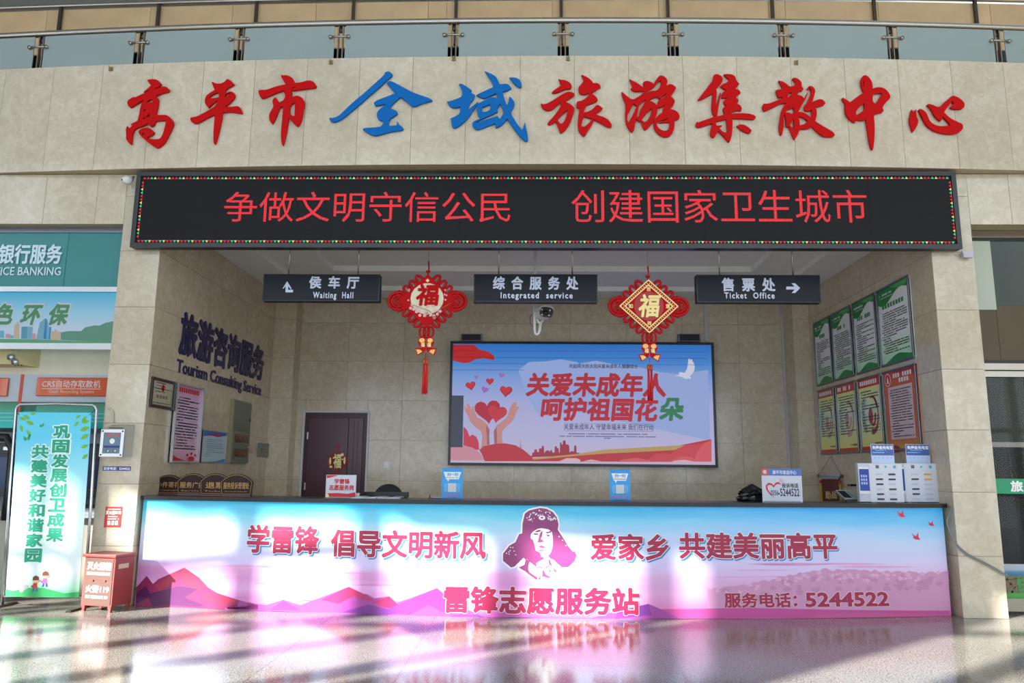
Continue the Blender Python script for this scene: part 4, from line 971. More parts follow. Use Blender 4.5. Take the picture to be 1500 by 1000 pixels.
# ---- right wall posters
RWF = Fr('R', XR-.002)
cols = [(1192.6, 1218.5), (1221, 1251), (1254, 1289), (1292.5, 1333)]
ys = [(470, 400), (0, 0), (0, 0), (0, 0)]
tops = [(474.6, 462), (459.5, 444), (442, 425), (422, 402)]
GRN = pm('#12873F'); LGR = pm('#BFD9C4')
rp = random.Random(9)
CFR = mat('poster_frame', '#6E747C', .3, .8)
span = [(-3.775, -3.085), (-3.03, -2.30), (-2.235, -1.50), (-1.435, -.55)]
names_g = ['nearest the back corner', 'second from the back corner', 'third from the back corner', 'nearest the pillar']
def grad(name, stops, axis='Z', rough=.4):
    if name in MATS: return MATS[name]
    mt = bpy.data.materials.new(name); mt.use_nodes = True; nt = mt.node_tree; N = nt.nodes; L = nt.links; b = N['Principled BSDF']; MATS[name] = mt
    tc = N.new('ShaderNodeTexCoord'); sp = N.new('ShaderNodeSeparateXYZ'); L.new(tc.outputs['Generated'], sp.inputs[0])
    rp_ = N.new('ShaderNodeValToRGB'); e = rp_.color_ramp.elements
    e[0].position, e[0].color = stops[0][0], lin(stops[0][1]); e[1].position, e[1].color = stops[-1][0], lin(stops[-1][1])
    for p, c in stops[1:-1]: k = e.new(p); k.color = lin(c)
    L.new(sp.outputs[axis], rp_.inputs[0]); L.new(rp_.outputs[0], b.inputs['Base Color']); b.inputs['Roughness'].default_value = rough; return mt
GP = grad('poster_green_sheet', [(0, '#A6DCB4'), (.25, '#D4EEDA'), (.4, '#ECEEF4'), (1, '#EEEFF6')])
YP = grad('poster_yellow_sheet', [(0, '#ECE478'), (.2, '#E6EC9A'), (.55, '#D8ECDA'), (.85, '#E8EE98'), (1, '#EEEC80')])
OP = grad('poster_orange_sheet', [(0, '#D8B040'), (.15, '#D4683A'), (.85, '#D0582E'), (1, '#C4282A')])
def rows(m_, F, a0, a1, bt, bb, n, h, d, sparse=False):
    for k in range(n):
        b = bt-(bt-bb)*(k+1)/n; ind = .06*(a1-a0) if rp.random() < .35 else 0
        dashes(m_, F, a0+ind, a1, b, h, d, rp.choice((1, 1, 1, .92, .55, .3)) if not sparse else rp.choice((1, .95, .6, .15)))
def wavy(a0, a1, f): return [(a0+(a1-a0)*k/16, f(k/16)) for k in range(17)]
titles = ['岗位职责', '行为规范要求', '工作人员服务规范', '站务员岗位服务规范']
for i, (a0, a1) in enumerate(span):
    b0, b1 = 2.97, 4.03
    r = empty('framed_notice', (XR, -(a0+a1)/2, b0), 'green and white framed notice in upper row, %s' % names_g[i], 'poster', 'green framed notices on the right wall')
    M().fbox(RWF, a0, a1, b0, b1, 0, .015).build('sheet', GP, r)
    M().frame(RWF, a0, a1, b0, b1, .028, 0, .032).build('frame', CFR, r, bevel=.006)
    W, H = a1-a0-.05, b1-b0-.05; x0, z0 = a0+.025, b0+.025; x1, z1 = a1-.025, b1-.025
    M().poly(RWF, [wavy(x0, x1, lambda t: z1-H*(.16-.03*t+.07*sin((t-.02)*5.6+.6)*(1) if t < .95 else .085))+[(x1, z1), (x0, z1)]], .018).build('green_header', GRN, r)
    M().poly(RWF, [wavy(x0+W*.45, x1, lambda t: z1-H*(.02+.05*sin(t*2.6)))+[(x1, z1), (x0+W*.45, z1)]], .0195).build('light_wave', pm('#4FB05A'), r)
    M().poly(RWF, [[(x0, z0), (x1, z0)]+list(reversed(wavy(x0, x1, lambda t: z0+H*(.03+.06*t+.035*sin(t*6.5-1.9)))))], .018).build('green_footer', GRN, r)
    q = M(); dashes(q, RWF, x0+W*.06, x0+W*.5, z1-H*.09, .026, .021); dashes(q, RWF, x0+W*.08, x0+W*.5, z1-H*.125, .012, .021); q.build('header_print', PAPER, r, kind='stuff')
    nch = (4, 5, 7, 8)[i]; q = M(); dashes(q, RWF, x0+W*(.5-.045*nch), x0+W*(.5+.045*nch)+.02, z1-H*.27, .058, .02, cw=W*.09); q.build('title_print', pm('#2E8A55'), r, kind='stuff')
    q = M(); rows(q, RWF, x0+W*.08, x1-W*.08, z1-H*.31, z0+H*.13, 18, .017, .018); q.build('fine_print', INK, r, kind='stuff')
for i, (a0, a1) in enumerate(span):
    b0, b1 = 1.85, 2.905
    kind = i
    lab = ['yellow framed notice with orange header, %s, lower row' % names_g[0], 'yellow framed notice with orange header, %s, lower row' % names_g[1], 'yellow framed notice with red header and bold swirl emblem, lower row', 'orange framed notice with lilac text panel, lower row by the pillar'][i]
    r = empty('framed_notice', (XR, -(a0+a1)/2, b0), lab, 'poster', 'yellow and orange framed notices on the right wall')
    M().fbox(RWF, a0, a1, b0, b1, 0, .015).build('sheet', OP if i == 3 else YP, r)
    M().frame(RWF, a0, a1, b0, b1, .028, 0, .032).build('frame', CFR, r, bevel=.006)
    x0, z0, x1, z1 = a0+.025, b0+.025, a1-.025, b1-.025; W, H = x1-x0, z1-z0
    if i < 3:
        hc = ('#C8461E', '#C8461E', '#C81E22')[i]
        quad(RWF, x0, x1, z1-H*.12, z1, .018, 'header_band', pm(hc), r); quad(RWF, x0, x1, z0, z0+H*.055, .018, 'footer_band', pm(hc), r)
        q = M(); dashes(q, RWF, x0+W*.09, x1-W*.06, z1-H*.09, .062, .020, cw=W*.1); q.build('title_print', PAPER, r, kind='stuff')
        # swirl emblem
        ea, eb = x0+W*.58, z0+H*.5; rc = '#B04452' if i == 2 else '#CFA3A0'; bc = '#4F86B8' if i == 2 else '#9FBFCC'
        def arc(m_, cx, cy, rad, t0, t1, w0, w1, n=14, ey=1.0):
            P1, P2 = [], []
            for k in range(n+1):
                t = t0+(t1-t0)*k/n; w_ = (w0+(w1-w0)*k/n)/2
                P1.append((cx+(rad+w_)*cos(t), cy+(rad+w_)*ey*sin(t))); P2.append((cx+(rad-w_)*cos(t), cy+(rad-w_)*ey*sin(t)))
            m_.poly(RWF, [P1+P2[::-1]], .0175)
        q = M(); arc(q, ea, eb, W*.25, 1.2, -1.9, .012, .06, ey=1.45); arc(q, ea+W*.02, eb+.03, W*.2, 2.0, .2, .01, .05, ey=1.5); q.disc(RWF, ea-W*.08, eb-.03, W*.1, .0176, 0, 14, W*.17); arc(q, ea+W*.0, eb-.02, W*.12, .2, -2.2, .05, .02, ey=1.6)
        q.build('emblem_red', pm(rc), r)
        q = M()
        for k in range(3): arc(q, ea-W*.05, eb, W*(.33+.05*k), 2.2, 4.0, .008, .016, ey=1.15)
        q.build('emblem_blue', pm(bc), r)
        q = M(); rows(q, RWF, x0+W*.1, x1-W*.08, z1-H*.15, z0+H*.26, 15, .016, .019, sparse=(i == 2)); q.build('fine_print', INK, r, kind='stuff')
        q = M(); dashes(q, RWF, x0+W*.62, x1-W*.06, z0+H*.085, .024, .019); q.build('signature_print', pm('#A02830'), r, kind='stuff')
    else:
        quad(RWF, x0+W*.12, x1-W*.11, z0+H*.12, z1-H*.2, .018, 'text_panel', pm('#D6C2CC'), r)
        M().poly(RWF, [[(x0+W*.3, z1), (x0+W*.45, z1-H*.03), (x0+W*.7, z1-H*.06), (x1, z1-H*.1), (x1, z1)]], .0175).build('red_sweep', pm('#B81E28'), r)
        M().disc(RWF, x0+W*.14, z1-H*.1, W*.1, .0185, 0, 18, H*.085).build('badge', pm('#F0ECEC'), r)
        M().disc(RWF, x0+W*.14, z1-H*.1, W*.085, .0195, 0, 18, H*.075).build('badge_centre', pm('#C02030'), r)
        M().poly(RWF, [[(x0+W*.11, z1-H*.15), (x0+W*.18, z1-H*.15), (x0+W*.16, z1-H*.09), (x0+W*.14, z1-H*.05), (x0+W*.12, z1-H*.09)]], .0205).build('badge_figure', pm('#F0ECEC'), r)
        q = M(); dashes(q, RWF, x0+W*.32, x1-W*.08, z1-H*.09, .055, .020, cw=W*.075); dashes(q, RWF, x0+W*.5, x1-W*.15, z1-H*.16, .055, .020, cw=W*.08); q.build('title_print', PAPER, r, kind='stuff')
        q = M(); rows(q, RWF, x0+W*.17, x1-W*.15, z1-H*.22, z0+H*.15, 19, .014, .02); q.build('fine_print', INK, r, kind='stuff')
        M().disc(RWF, x0+W*.2, z0+.0, W*.18, .0185, 0, 16, H*.05).build('red_mound', pm('#B8281E'), r)

# ---- left wall: raised lettering, frames, cabinets
NAVY = mat('navy_letter', '#1F1A4E', .4)
LWF = Fr('L', XL+.002)
pyl = ['lu', 'you', 'zi', 'xun', 'fu', 'wu']
oz = ['first', 'second', 'third', 'fourth', 'fifth', 'last']
T = '旅游咨询服务'
for i in range(6):
    M().text(LWF, T, (261.5, 517), (386.5, 511), .0, .034, .015, only=i).build('wall_letter', NAVY, None, 'big navy wall character %s, %s of the six on the left wall' % (pyl[i], oz[i]), 'sign letter', 'navy characters on the left alcove wall')
T = 'Tourism Consulting Service'
(a0, b0), (a1, b1) = LWF.px(258, 545), LWF.px(383, 556.5)
h = LWF.px(258, 525)[1]-b0
ORD2 = ['opening', 'second', 'third', 'fourth', 'fifth', 'sixth', 'seventh', 'eighth', 'ninth', 'tenth']
lay = layout(T); wds = ['Tourism']*7+['Consulting']*10+['Service']*7
pos = [k+1 for k in range(7)]+[k+1 for k in range(10)]+[k+1 for k in range(7)]
for i in range(len(lay)):
    M().text(LWF, T, (a0, b0-h*.28), (a1, b0+h), .0, .02, .010, local=True, only=i).build('wall_letter', NAVY, None, 'navy wall letter %s, the %s letter of the word %s' % (lay[i][0], ORD2[pos[i]-1], wds[i]), 'sign letter', 'navy English letters on the left alcove wall')
def lbox(tl, br): (a0, b1), (a1, b0) = LWF.px(*tl), LWF.px(*br); return a0, a1, b0, b1
# certificate
a0, a1, b0, b1 = lbox((221, 551), (251.5, 601))
r = empty('framed_certificate', (XL, (a0+a1)/2, b0), 'dark framed certificate with small red seal on the left wall', 'picture')
M().fbox(LWF, a0, a1, b0, b1, 0, .012).build('sheet', grad('certificate_paper', [(0, '#A9A48E'), (1, '#BDB9A6')]), r); M().frame(LWF, a0, a1, b0, b1, .035, 0, .03).build('frame', mat('dark_wood_frame', '#2E1F1A', .35), r, bevel=.004)
M().frame(LWF, a0+.05, a1-.05, b0+.06, b1-.12, .006, .013, .014).build('printed_border', INK, r)
M().disc(LWF, (a0+a1)/2, b1-.11, .035, .0145, 0, 12, .045).build('red_seal', RED, r)
q = M(); dashes(q, LWF, a0+.15, a1-.15, b1-.24, .04, .015, cw=.075); q.build('title_print', pm('#8A7A50'), r, kind='stuff')
q = M()
for k in range(4): dashes(q, LWF, a0+.12, a0+.36, b0+.3-.035*k, .01, .015)
q.build('fine_print', INK, r, kind='stuff')
# pink notice
a0, a1, b0, b1 = lbox((256, 559), (287, 678))
r = empty('framed_notice', (XL, (a0+a1)/2, b0), 'tall pink notice in an aluminium frame on the left wall', 'poster')
W, H = a1-a0, b1-b0
M().fbox(LWF, a0, a1, b0, b1, 0, .015).build('sheet', grad('pink_sheet', [(0, '#D98AA8'), (.15, '#DDB4CE'), (.6, '#D2BBDD'), (.9, '#D8A8CC'), (1, '#C67EA4')]), r)
M().frame(LWF, a0, a1, b0, b1, .022, 0, .05).build('frame', ALU, r)
q = M(); dashes(q, LWF, a0+W*.14, a1-W*.14, b1-H*.11, .06, .018, cw=W*.075); q.build('title_print', REDP, r, kind='stuff')
q = M(); rows(q, LWF, a0+W*.12, a1-W*.1, b1-H*.15, b0+H*.17, 19, .016, .018); q.build('fine_print', INK, r, kind='stuff')
M().poly(LWF, [[(a0+.02, b0+.02), (a0+W*.6, b0+.02), (a0+W*.25, b0+H*.06), (a0+.02, b0+H*.11)]], .017).build('red_corner', REDP, r)
q = M(); q.disc(LWF, a0+W*.75, b0+H*.05, W*.13, .018, 0, 14, H*.035)
for x, y in ((.6, .1), (.75, .12), (.9, .1)): q.disc(LWF, a0+W*x, b0+H*y, W*.04, .018, 0, 10, H*.018)
q.build('flower_print', REDP, r)
# blue notice
a0, a1, b0, b1 = lbox((296, 629), (328, 678.5))
r = empty('framed_notice', (XL, (a0+a1)/2, b0), 'small blue-edged notice beside the pink one on left wall', 'poster')
W, H = a1-a0, b1-b0
M().fbox(LWF, a0, a1, b0, b1, 0, .015).build('sheet', pm('#B9D2DE'), r); M().frame(LWF, a0, a1, b0, b1, .014, 0, .02).build('frame', ALU, r)
M().poly(LWF, [[(a0+.01, b1-.01), (a1-.01, b1-.01), (a1-.01, b1-H*.1), (a0+W*.6, b1-H*.18), (a0+W*.3, b1-H*.15), (a0+.01, b1-H*.2)]], .017).build('blue_header', pm('#1F6FC0'), r)
M().poly(LWF, [[(a0+.01, b0+.01), (a1-.01, b0+.01), (a1-.01, b0+H*.16), (a0+W*.6, b0+H*.06), (a0+.01, b0+H*.03)]], .017).build('blue_footer', pm('#2F8FD0'), r)
q = M(); dashes(q, LWF, a0+W*.25, a1-W*.2, b1-H*.16, .035, .019); q.build('title_print', REDP, r, kind='stuff')
q = M(); rows(q, LWF, a0+W*.12, a1-W*.12, b1-H*.22, b0+H*.2, 9, .008, .018); q.build('fine_print', pm('#5C7C94'), r, kind='stuff')
# electric cabinet
a0, a1, b0, b1 = lbox((338.5, 584), (358.5, 679))
GC = mat('grey_green_metal', '#75796C', .45); r = empty('electrical_cabinet', (XL, (a0+a1)/2, b0), 'tall grey electrical cabinet with two amber breaker windows', 'cabinet')
H = b1-b0
M().fbox(LWF, a0, a1, b0, b1, 0, .05).build('body', mat('cabinet_edge', '#8C8A66', .5), r)
dd = M().fbox(LWF, a0+.015, a1-.015, b0+H*.52, b1-.02, .05, .06).build('door', GC, r, bevel=.004)
M().fbox(LWF, a1-.09, a1-.06, b0+H*.68, b0+H*.73, .06, .07).build('latch', BLACK, dd)
dd = M().fbox(LWF, a0+.015, a1-.015, b0+.02, b0+H*.51, .05, .06).build('door', GC, r, bevel=.004)
AMB = mat('amber_window', '#6B4A22', .2, noise=.4, ns=10)
for q_ in (.1, .33):
    M().fbox(LWF, a0+.09, a1-.09, b0+H*q_, b0+H*(q_+.13), .06, .066).build('breaker_window', AMB, dd)
M().tube([LWF.w(a1-.07, b0+H*.27, .06), LWF.w(a1-.07, b0+H*.27, .075)], .015, 8).build('lock', ALU, dd)
a0, a1, b0, b1 = lbox((378, 648), (391, 669.5))
r = empty('electrical_cabinet', (XL, (a0+a1)/2, b0), 'small grey breaker box low on the left wall near the corner', 'cabinet')
M().fbox(LWF, a0, a1, b0, b1, 0, .04).build('body', GC, r, bevel=.004); M().fbox(LWF, a0+.07, a1-.07, b0+.08, b1-.1, .04, .046).build('breaker_window', AMB, r)
a0, a1, b0, b1 = lbox((363.5, 654), (370.5, 664))
M().fbox(LWF, a0, a1, b0, b1, 0, .003).build('sticker', pm('#C99A96'), None, 'small faded pink sticker between the two breaker boxes', 'sticker')

# ---- things on the counter
def onct(x, y0, back=.4):
    """distance into the hall of a point on the worktop behind the front edge at photo column x"""
    a = CNT.px(x, 735)[0]; return cntY(a)+back
BRN = mat('brown_sign', '#260D0A', .45, noise=.15, ns=6, spec=.25); BRG = mat('brown_sign_line', '#A8804A', .4, .3)
tsg = [(224.5, 269, 695, '小件寄存', 'Luggage', 'leftmost small brown arched desk sign, mostly behind the next one', .46), (259, 305, 692.5, '服务广播', 'Service', 'second brown arched desk sign from the left end of counter', .40),
       (292.5, 338, 692.5, '退票', 'Ticket', 'third brown arched desk sign from the left end of counter', .34), (322.5, 370.5, 693.5, '服务投诉受理处', 'Service complaint handling office', 'rightmost and frontmost brown arched desk sign on the counter', .27)]
for x0, x1, y0, cn, en, lab, yy in tsg:
    a_ = B((x0+x1)/2, 720, 'Y', .3).x; Y = cntY(a_)+yy; F = Fr('Y', Y)
    A0 = F.px(x0, 715)[0]; A1 = F.px(x1, 715)[0]; Zt = F.px(x0, y0)[1]; z = CTZ; W = A1-A0
    r = empty('desk_sign', ((A0+A1)/2, Y, z), lab, 'sign', 'brown arched desk signs at the left end of the counter')
    def arch(i_):
        a, b, w_, t_ = A0+i_, z+.012+i_, A1-i_, Zt-i_
        P = [(a+.012, b), (w_-.012, b), (w_, b+(t_-b)*.62)]
        for k in range(1, 10): t = k/10; P.append((w_+(a-w_)*t, b+(t_-b)*(.62+.38*sin(pi*t)**.75)))
        return P+[(a, b+(t_-b)*.62)]
    M().poly(F, [arch(0)], .012, .024).build('plate', BRN, r)
    M().box(A0+.02, A1-.02, Y-.03, Y+.04, z, z+.014).build('foot', mat('foot_maroon', '#6B2E38', .3), r)
    M().poly(F, [arch(.012), arch(.016)], .0135).build('gold_line', BRG, r)
    cw_ = .78 if len(cn) > 2 else .6
    M().text(F, cn, (A0+W*(.5-cw_*.5), z+.085), (A0+W*(.5+cw_*.5), z+.085+(.07 if len(cn) < 7 else .075)), .015, .012, local=True).build('gold_characters', BRG, r)
    M().text(F, en, (A0+W*.16, z+.045), (A0+W*.84, z+.062), .015, 0, local=True).build('gold_words', BRG, r)
def card(name, x0, x1, y0, y1, lab, cat, face, back=.35, t=.008, lean=0, grp=None, edge=None):
    a_ = CNT.px((x0+x1)/2, 735)[0]; Y = cntY(a_)+back; F = Fr('Y', Y)
    A0, A1 = F.px(x0, y1)[0], F.px(x1, y1)[0]; Zt = F.px(x0, y0)[1]
    r = empty(name, ((A0+A1)/2, Y, CTZ), lab, cat, grp)
    M().fbox(F, A0, A1, CTZ, Zt, -t, 0).build('board', face, r, bevel=.002)
    M().box(A0+.02, A1-.02, Y, Y+.07, CTZ, CTZ+.01).build('foot', edge or mat('clear_plastic', '#9FB4C4', .1, alpha=.6), r)
    return r, F, A0, A1, CTZ, Zt
# volunteer post card
r, F, A0, A1, z0, z1 = card('table_card', 476.5, 521, 695, 727, 'white card with red lettering and red corners, before the maroon door', 'sign', pm('#C9CDDA'))
W, H = A1-A0, z1-z0
chars(F, '学雷锋', (A0+W*.28, z0+H*.6), (A0+W*.78, z0+H*.82), .002, REDP, 'printed_character', r, .03) if False else None
for t, x0, x1, y0, y1 in (('学雷锋', .28, .78, .6, .82), ('志愿服务岗', .12, .92, .32, .55)):
    for i in range(len(t)): M().text(F, t, (A0+W*x0, z0+H*y0), (A0+W*x1, z0+H*y1), .002, .035, only=i, local=True).build('printed_character', REDP, r)
M().poly(F, [[(A0, z1), (A0+W*.4, z1), (A0+W*.33, z1-H*.06), (A0+W*.2, z1-H*.1), (A0+W*.12, z1-H*.14), (A0, z1-H*.16)]], .0015).build('red_corner', REDP, r)
M().poly(F, [[(A0, z0), (A1, z0), (A1, z0+H*.25), (A0+W*.75, z0+H*.17), (A0+W*.4, z0+H*.2), (A0, z0+H*.18)]], .0015).build('red_footer', REDP, r)
M().poly(F, [[(A0, z0+H*.01), (A0+W*.14, z0+H*.01), (A0+W*.1, z0+H*.12), (A0+W*.06, z0+H*.2), (A0+W*.01, z0+H*.12)]], .0022).build('gold_figure', GOLD, r)
M().frame(F, A0, A1, z0, z1, .006, 0, .003).build('rim', pm('#B8BAC0'), r)
# scan-code stands with blank code square
for i, (x0, x1, y0, y1) in enumerate(((646.5, 677.5, 685.5, 729), (893.5, 923.5, 687.5, 731))):
    r, F, A0, A1, z0, z1 = card('code_stand', x0, x1, y0, y1, 'bright blue upright stand with white speech bubble, %s the slogan portrait' % ('left of', 'right of')[i], 'stand', grad('stand_blue', [(0, '#1E8ED8'), (.5, '#28A0E6'), (1, '#1590E0')]), grp='blue upright stands on the counter')
    W, H = A1-A0, z1-z0
    M().poly(F, [[(A0+W*.08, z0+H*.88), (A0+W*.92, z0+H*.88), (A0+W*.8, z0+H*.64), (A0+W*.35, z0+H*.64), (A0+W*.3, z0+H*.56), (A0+W*.24, z0+H*.64), (A0+W*.2, z0+H*.64)]], .0015).build('speech_bubble', PAPER, r)
    for j in range(3): M().text(F, '扫一扫', (A0+W*.26, z0+H*.75), (A0+W*.76, z0+H*.85), .003, .04, only=j, local=True).build('printed_character', pm('#1F9AD0'), r)
    q = M(); dashes(q, F, A0+W*.2, A0+W*.8, z0+H*.68, .009, .003); dashes(q, F, A0+W*.1, A1-W*.1, z0+H*.14, .01, .003); dashes(q, F, A0+W*.18, A1-W*.15, z0+H*.07, .01, .003); q.build('fine_print', pm('#D0526A'), r, kind='stuff')
    quad(F, A0+W*.3, A0+W*.7, z0+H*.23, z0+H*.51, .0015, 'blank_square', pm('#C9CED6'), r)
    q = M()
    for rr_ in (.26, .33):
        for s_ in (0, pi):
            P1 = [(A0+W*.5+W*rr_*1.05*cos(s_-.6+1.2*k/6), z0+H*.37+W*rr_*1.05*sin(s_-.6+1.2*k/6)) for k in range(7)]
            P2 = [(A0+W*.5+W*(rr_*1.05+.025)*cos(s_-.6+1.2*k/6), z0+H*.37+W*(rr_*1.05+.025)*sin(s_-.6+1.2*k/6)) for k in range(7)]
            q.poly(F, [P1+P2[::-1]], .0015)
    q.build('signal_arcs', pm('#8CCBF0'), r)
# complaint phone sign
r, F, A0, A1, z0, z1 = card('phone_sign', 1117, 1176, 686, 730, 'white sign with blue header, red heart outline and phone number', 'sign', pm('#C3C8DA'), .28)
W, H = A1-A0, z1-z0
quad(F, A0, A1, z1-H*.21, z1, .0015, 'blue_header', pm('#4A6CB4'), r); quad(F, A0, A0+W*.17, z1-H*.21, z1, .002, 'red_square', pm('#C0504E'), r)
M().disc(F, A0+W*.085, z1-H*.1, W*.05, .003, 0, 12).build('round_logo', pm('#D9B0B8'), r)
for i in range(7): M().text(F, '高平市客运中心', (A0+W*.28, z1-H*.17), (A0+W*.87, z1-H*.05), .003, .03, only=i, local=True).build('printed_character', pm('#C6CDE6'), r)
for i in range(4): M().text(F, '投诉电话', (A0+W*.5, z0+H*.43), (A0+W*.9, z0+H*.56), .002, .03, only=i, local=True).build('printed_character', INK, r)
M().text(F, '0356', (A0+W*.21, z0+H*.2), (A0+W*.4, z0+H*.35), .002, .02, local=True).build('printed_number', INK, r)
M().text(F, '-5244522', (A0+W*.4, z0+H*.18), (A0+W*.92, z0+H*.4), .002, .02, local=True).build('printed_number', INK, r)
hp = [(A0+W*(.29+.21*x), z0+H*.37+W*.2*y) for x, y in [(.0, -1), (-.5, -.6), (-.9, 0), (-.95, .5), (-.6, .85), (-.2, .75), (0, .5), (.25, .85), (.6, .95), (.85, .7)]]
hp2 = [(A0+W*(.29+.21*x), z0+H*.37+W*.2*y) for x, y in [(.8, .6), (.58, .72), (.28, .62), (0, .25), (-.22, .52), (-.55, .6), (-.75, .4), (-.7, .0), (-.4, -.5), (.0, -.95)]]
M().poly(F, [hp+hp2], .002).build('heart_outline', REDP, r)
q = M()
for rr_ in (.05, .08, .11):
    P1 = [(A0+W*(.43+rr_*cos(1.5*k/6)), z0+H*.56+W*rr_*sin(1.5*k/6)) for k in range(7)]; P2 = [(A0+W*(.43+(rr_+.012)*cos(1.5*k/6)), z0+H*.56+W*(rr_+.012)*sin(1.5*k/6)) for k in range(7)]
    q.poly(F, [P1+P2[::-1]], .002)
q.build('signal_arcs', pm('#C98A90'), r)
# black bag
Y = onct(1100, 729, .49); F = Fr('Y', Y); a_, _ = F.px(1102, 720); hb = F.px(1102, 708)[1]-CTZ
q = M(); nn, mm_ = 16, 9; rk = random.Random(4); vs = []; fs = []
for i in range(mm_+1):
    for j in range(nn):
        t = i/mm_; rad = (.5+.42*sin(pi*(.35+.5*t)))*(1-t**3) if i < mm_ else 0.0
        rad *= 1+.16*rk.uniform(-1, 1)*(1 if 0 < i else .3); an = 2*pi*j/nn
        vs.append((a_+.165*rad*cos(an)*1.15, Y+.1*rad*sin(an), CTZ+hb*t*(1+.03*rk.uniform(-1, 1) if 0 < i < mm_ else 1)))
for i in range(mm_):
    for j in range(nn): fs.append((i*nn+j, i*nn+(j+1) % nn, (i+1)*nn+(j+1) % nn, (i+1)*nn+j))
fs.append(tuple(reversed(range(nn))))
q.add(vs, fs).build('plastic_bag', mat('black_bag', '#101214', .22), None, 'crumpled black plastic bag behind the phone sign', 'bag')
# tray, papers, cup, small items
Y = onct(560, 727, .5); F = Fr('Y', Y)
A0, A1 = F.px(527, 726)[0], F.px(594, 726)[0]; zt_ = F.px(560, 721)[1]
r = empty('document_tray', ((A0+A1)/2, Y, CTZ), 'flat black document tray left of the blue stand', 'tray')
M().box(A0, A1, Y-.0, Y+.25, CTZ, CTZ+.012).build('base', BLACK, r)
q = M().box(A0, A1, Y+.238, Y+.25, CTZ+.012, max(zt_, CTZ+.05)); q.box(A0, A0+.012, Y, Y+.238, CTZ+.012, CTZ+.04); q.box(A1-.012, A1, Y, Y+.238, CTZ+.012, CTZ+.04); q.build('rim', BLACK, r)
Y = onct(550, 728, .22)
for i, (x0, x1, lab, c) in enumerate(((515, 552, 'loose white papers on the counter beside the white card', '#C4C8D8'), (553, 587, 'loose printed papers in front of the black tray', '#B9BCCA'))):
    F = Fr('Y', Y); A0, A1 = F.px(x0, 728)[0], F.px(x1, 728)[0]; q = M()
    vs = []; n_ = 10
    for k in range(n_+1):
        t = k/n_; zz = .006+.012*abs(sin(t*5+i)); vs += [(A0+(A1-A0)*t, Y-.03, CTZ+zz), (A0+(A1-A0)*t+.02, Y+.17, CTZ+zz*1.3)]
    q.add(vs, [(2*k, 2*k+2, 2*k+3, 2*k+1) for k in range(n_)]); lo = [(v[0], v[1], CTZ+.0005) for v in vs]; q.add(lo, [(2*k+1, 2*k+3, 2*k+2, 2*k) for k in range(n_)])
    q.add(vs+lo, [(2*k, 2*k+22, 2*k+24, 2*k+2) for k in range(n_)])
    q.build('paper_sheets', pm(c), None, lab, 'papers', 'loose papers on the counter')
Y = onct(524, 726, .33); F = Fr('Y', Y); A, _ = F.px(524, 726)
M().tube([(A, Y, CTZ), (A, Y, CTZ+.055)], [.02, .026], 14).build('paper_cup', pm('#B9B4B0'), None, 'small paper cup beside the white red-lettered card', 'cup')
Y = onct(638, 728, .3); F = Fr('Y', Y); A, _ = F.px(628, 728); A2, _ = F.px(646, 728)
r = empty('pen_holder', (A, Y, CTZ), 'small pen and clip set left of the first blue stand', 'stationery')
M().box(A, A2, Y, Y+.05, CTZ, CTZ+.012).build('holder', pm('#2E3E78'), r); M().tube([(A+.005, Y+.02, CTZ+.012), (A+.012, Y+.02, CTZ+.045)], .008, 6).build('pen', pm('#A02838'), r); M().box(A+.04, A2, Y+.01, Y+.03, CTZ+.012, CTZ+.02).build('clip', pm('#A9B0C8'), r)
# office chair behind the counter
YC = 1.45; F = Fr('Y', YC); A, ztop = F.px(569.5, 708.5)
r = empty('office_chair', (A, YC, 0), 'black office chair whose rounded back shows over the tray', 'chair')
FB_ = F
P = [(A+.2*cos(t_), ztop-.2+.2*sin(t_)) for t_ in [pi*k/14 for k in range(15)]]+[(A-.19, ztop-.5), (A+.19, ztop-.5)]
M().poly(FB_, [P], .02, .05).build('backrest', mat('black_fabric', '#17171A', .7, noise=.2, ns=60), r, bevel=.012)
M().box(A-.22, A+.22, YC-.46, YC-.02, .44, .51).build('seat', mat('black_fabric', ''), r, bevel=.02)
M().tube([(A, YC-.22, .1), (A, YC-.22, .44)], .03, 10).build('column', DSTEEL, r); M().tube([(A, YC+.03, .7), (A, YC+.04, .46), (A, YC-.1, .435)], .018, 8).build('back_bar', DSTEEL, r)
for k in range(5):
    an = 2*pi*k/5+.3; e_ = (A+.28*cos(an), YC-.22+.28*sin(an), .07)
    M().tube([(A, YC-.22, .11), e_], [.026, .016], 8).build('leg', BLACK, r); M().tube([(e_[0]-.012, e_[1], .03), (e_[0]+.012, e_[1], .03)], .03, 10).build('caster', BLACK, r)
# pennant on the right wall
PN = RWF; p0, p1_ = PN.px(1202, 695.5), PN.px(1236, 698)
A0, A1 = PN.px(1206.5, 720)[0], PN.px(1232, 720)[0]; za = (p0[1]+p1_[1])/2-.03; zb2 = 1.0
r = empty('silk_pennant', (XR-.03, -(A0+A1)/2, zb2-.12), 'maroon silk pennant with gold fringe hanging behind the card terminal', 'pennant')
M().poly(PN, [[(A0, za), (A1, za), (A1, zb2), ((A0+A1)/2, zb2-.12), (A0, zb2)]], .02, .008).build('cloth', mat('maroon_silk', '#5E0A16', .5, noise=.15), r)
M().fbox(PN, A0, A1, za-.02, za+.05, .022, .03).build('header_sleeve', pm('#A9ADBA'), r)
M().tube([PN.w(p0[0], za+.03, .03), PN.w(p1_[0], za+.03, .03)], .016, 10).build('rod', pm('#B4B8C4'), r)
for x in (p0[0], p1_[0]): M().tube([PN.w(x-.03, za+.03, .03), PN.w(x, za+.03, .03), PN.w(x+.03, za+.03, .03)], [.015, .028, .015], 10).build('finial', mat('brass', '#8A5E20', .35, .7), r)
hkp = PN.px(1217.5, 668)
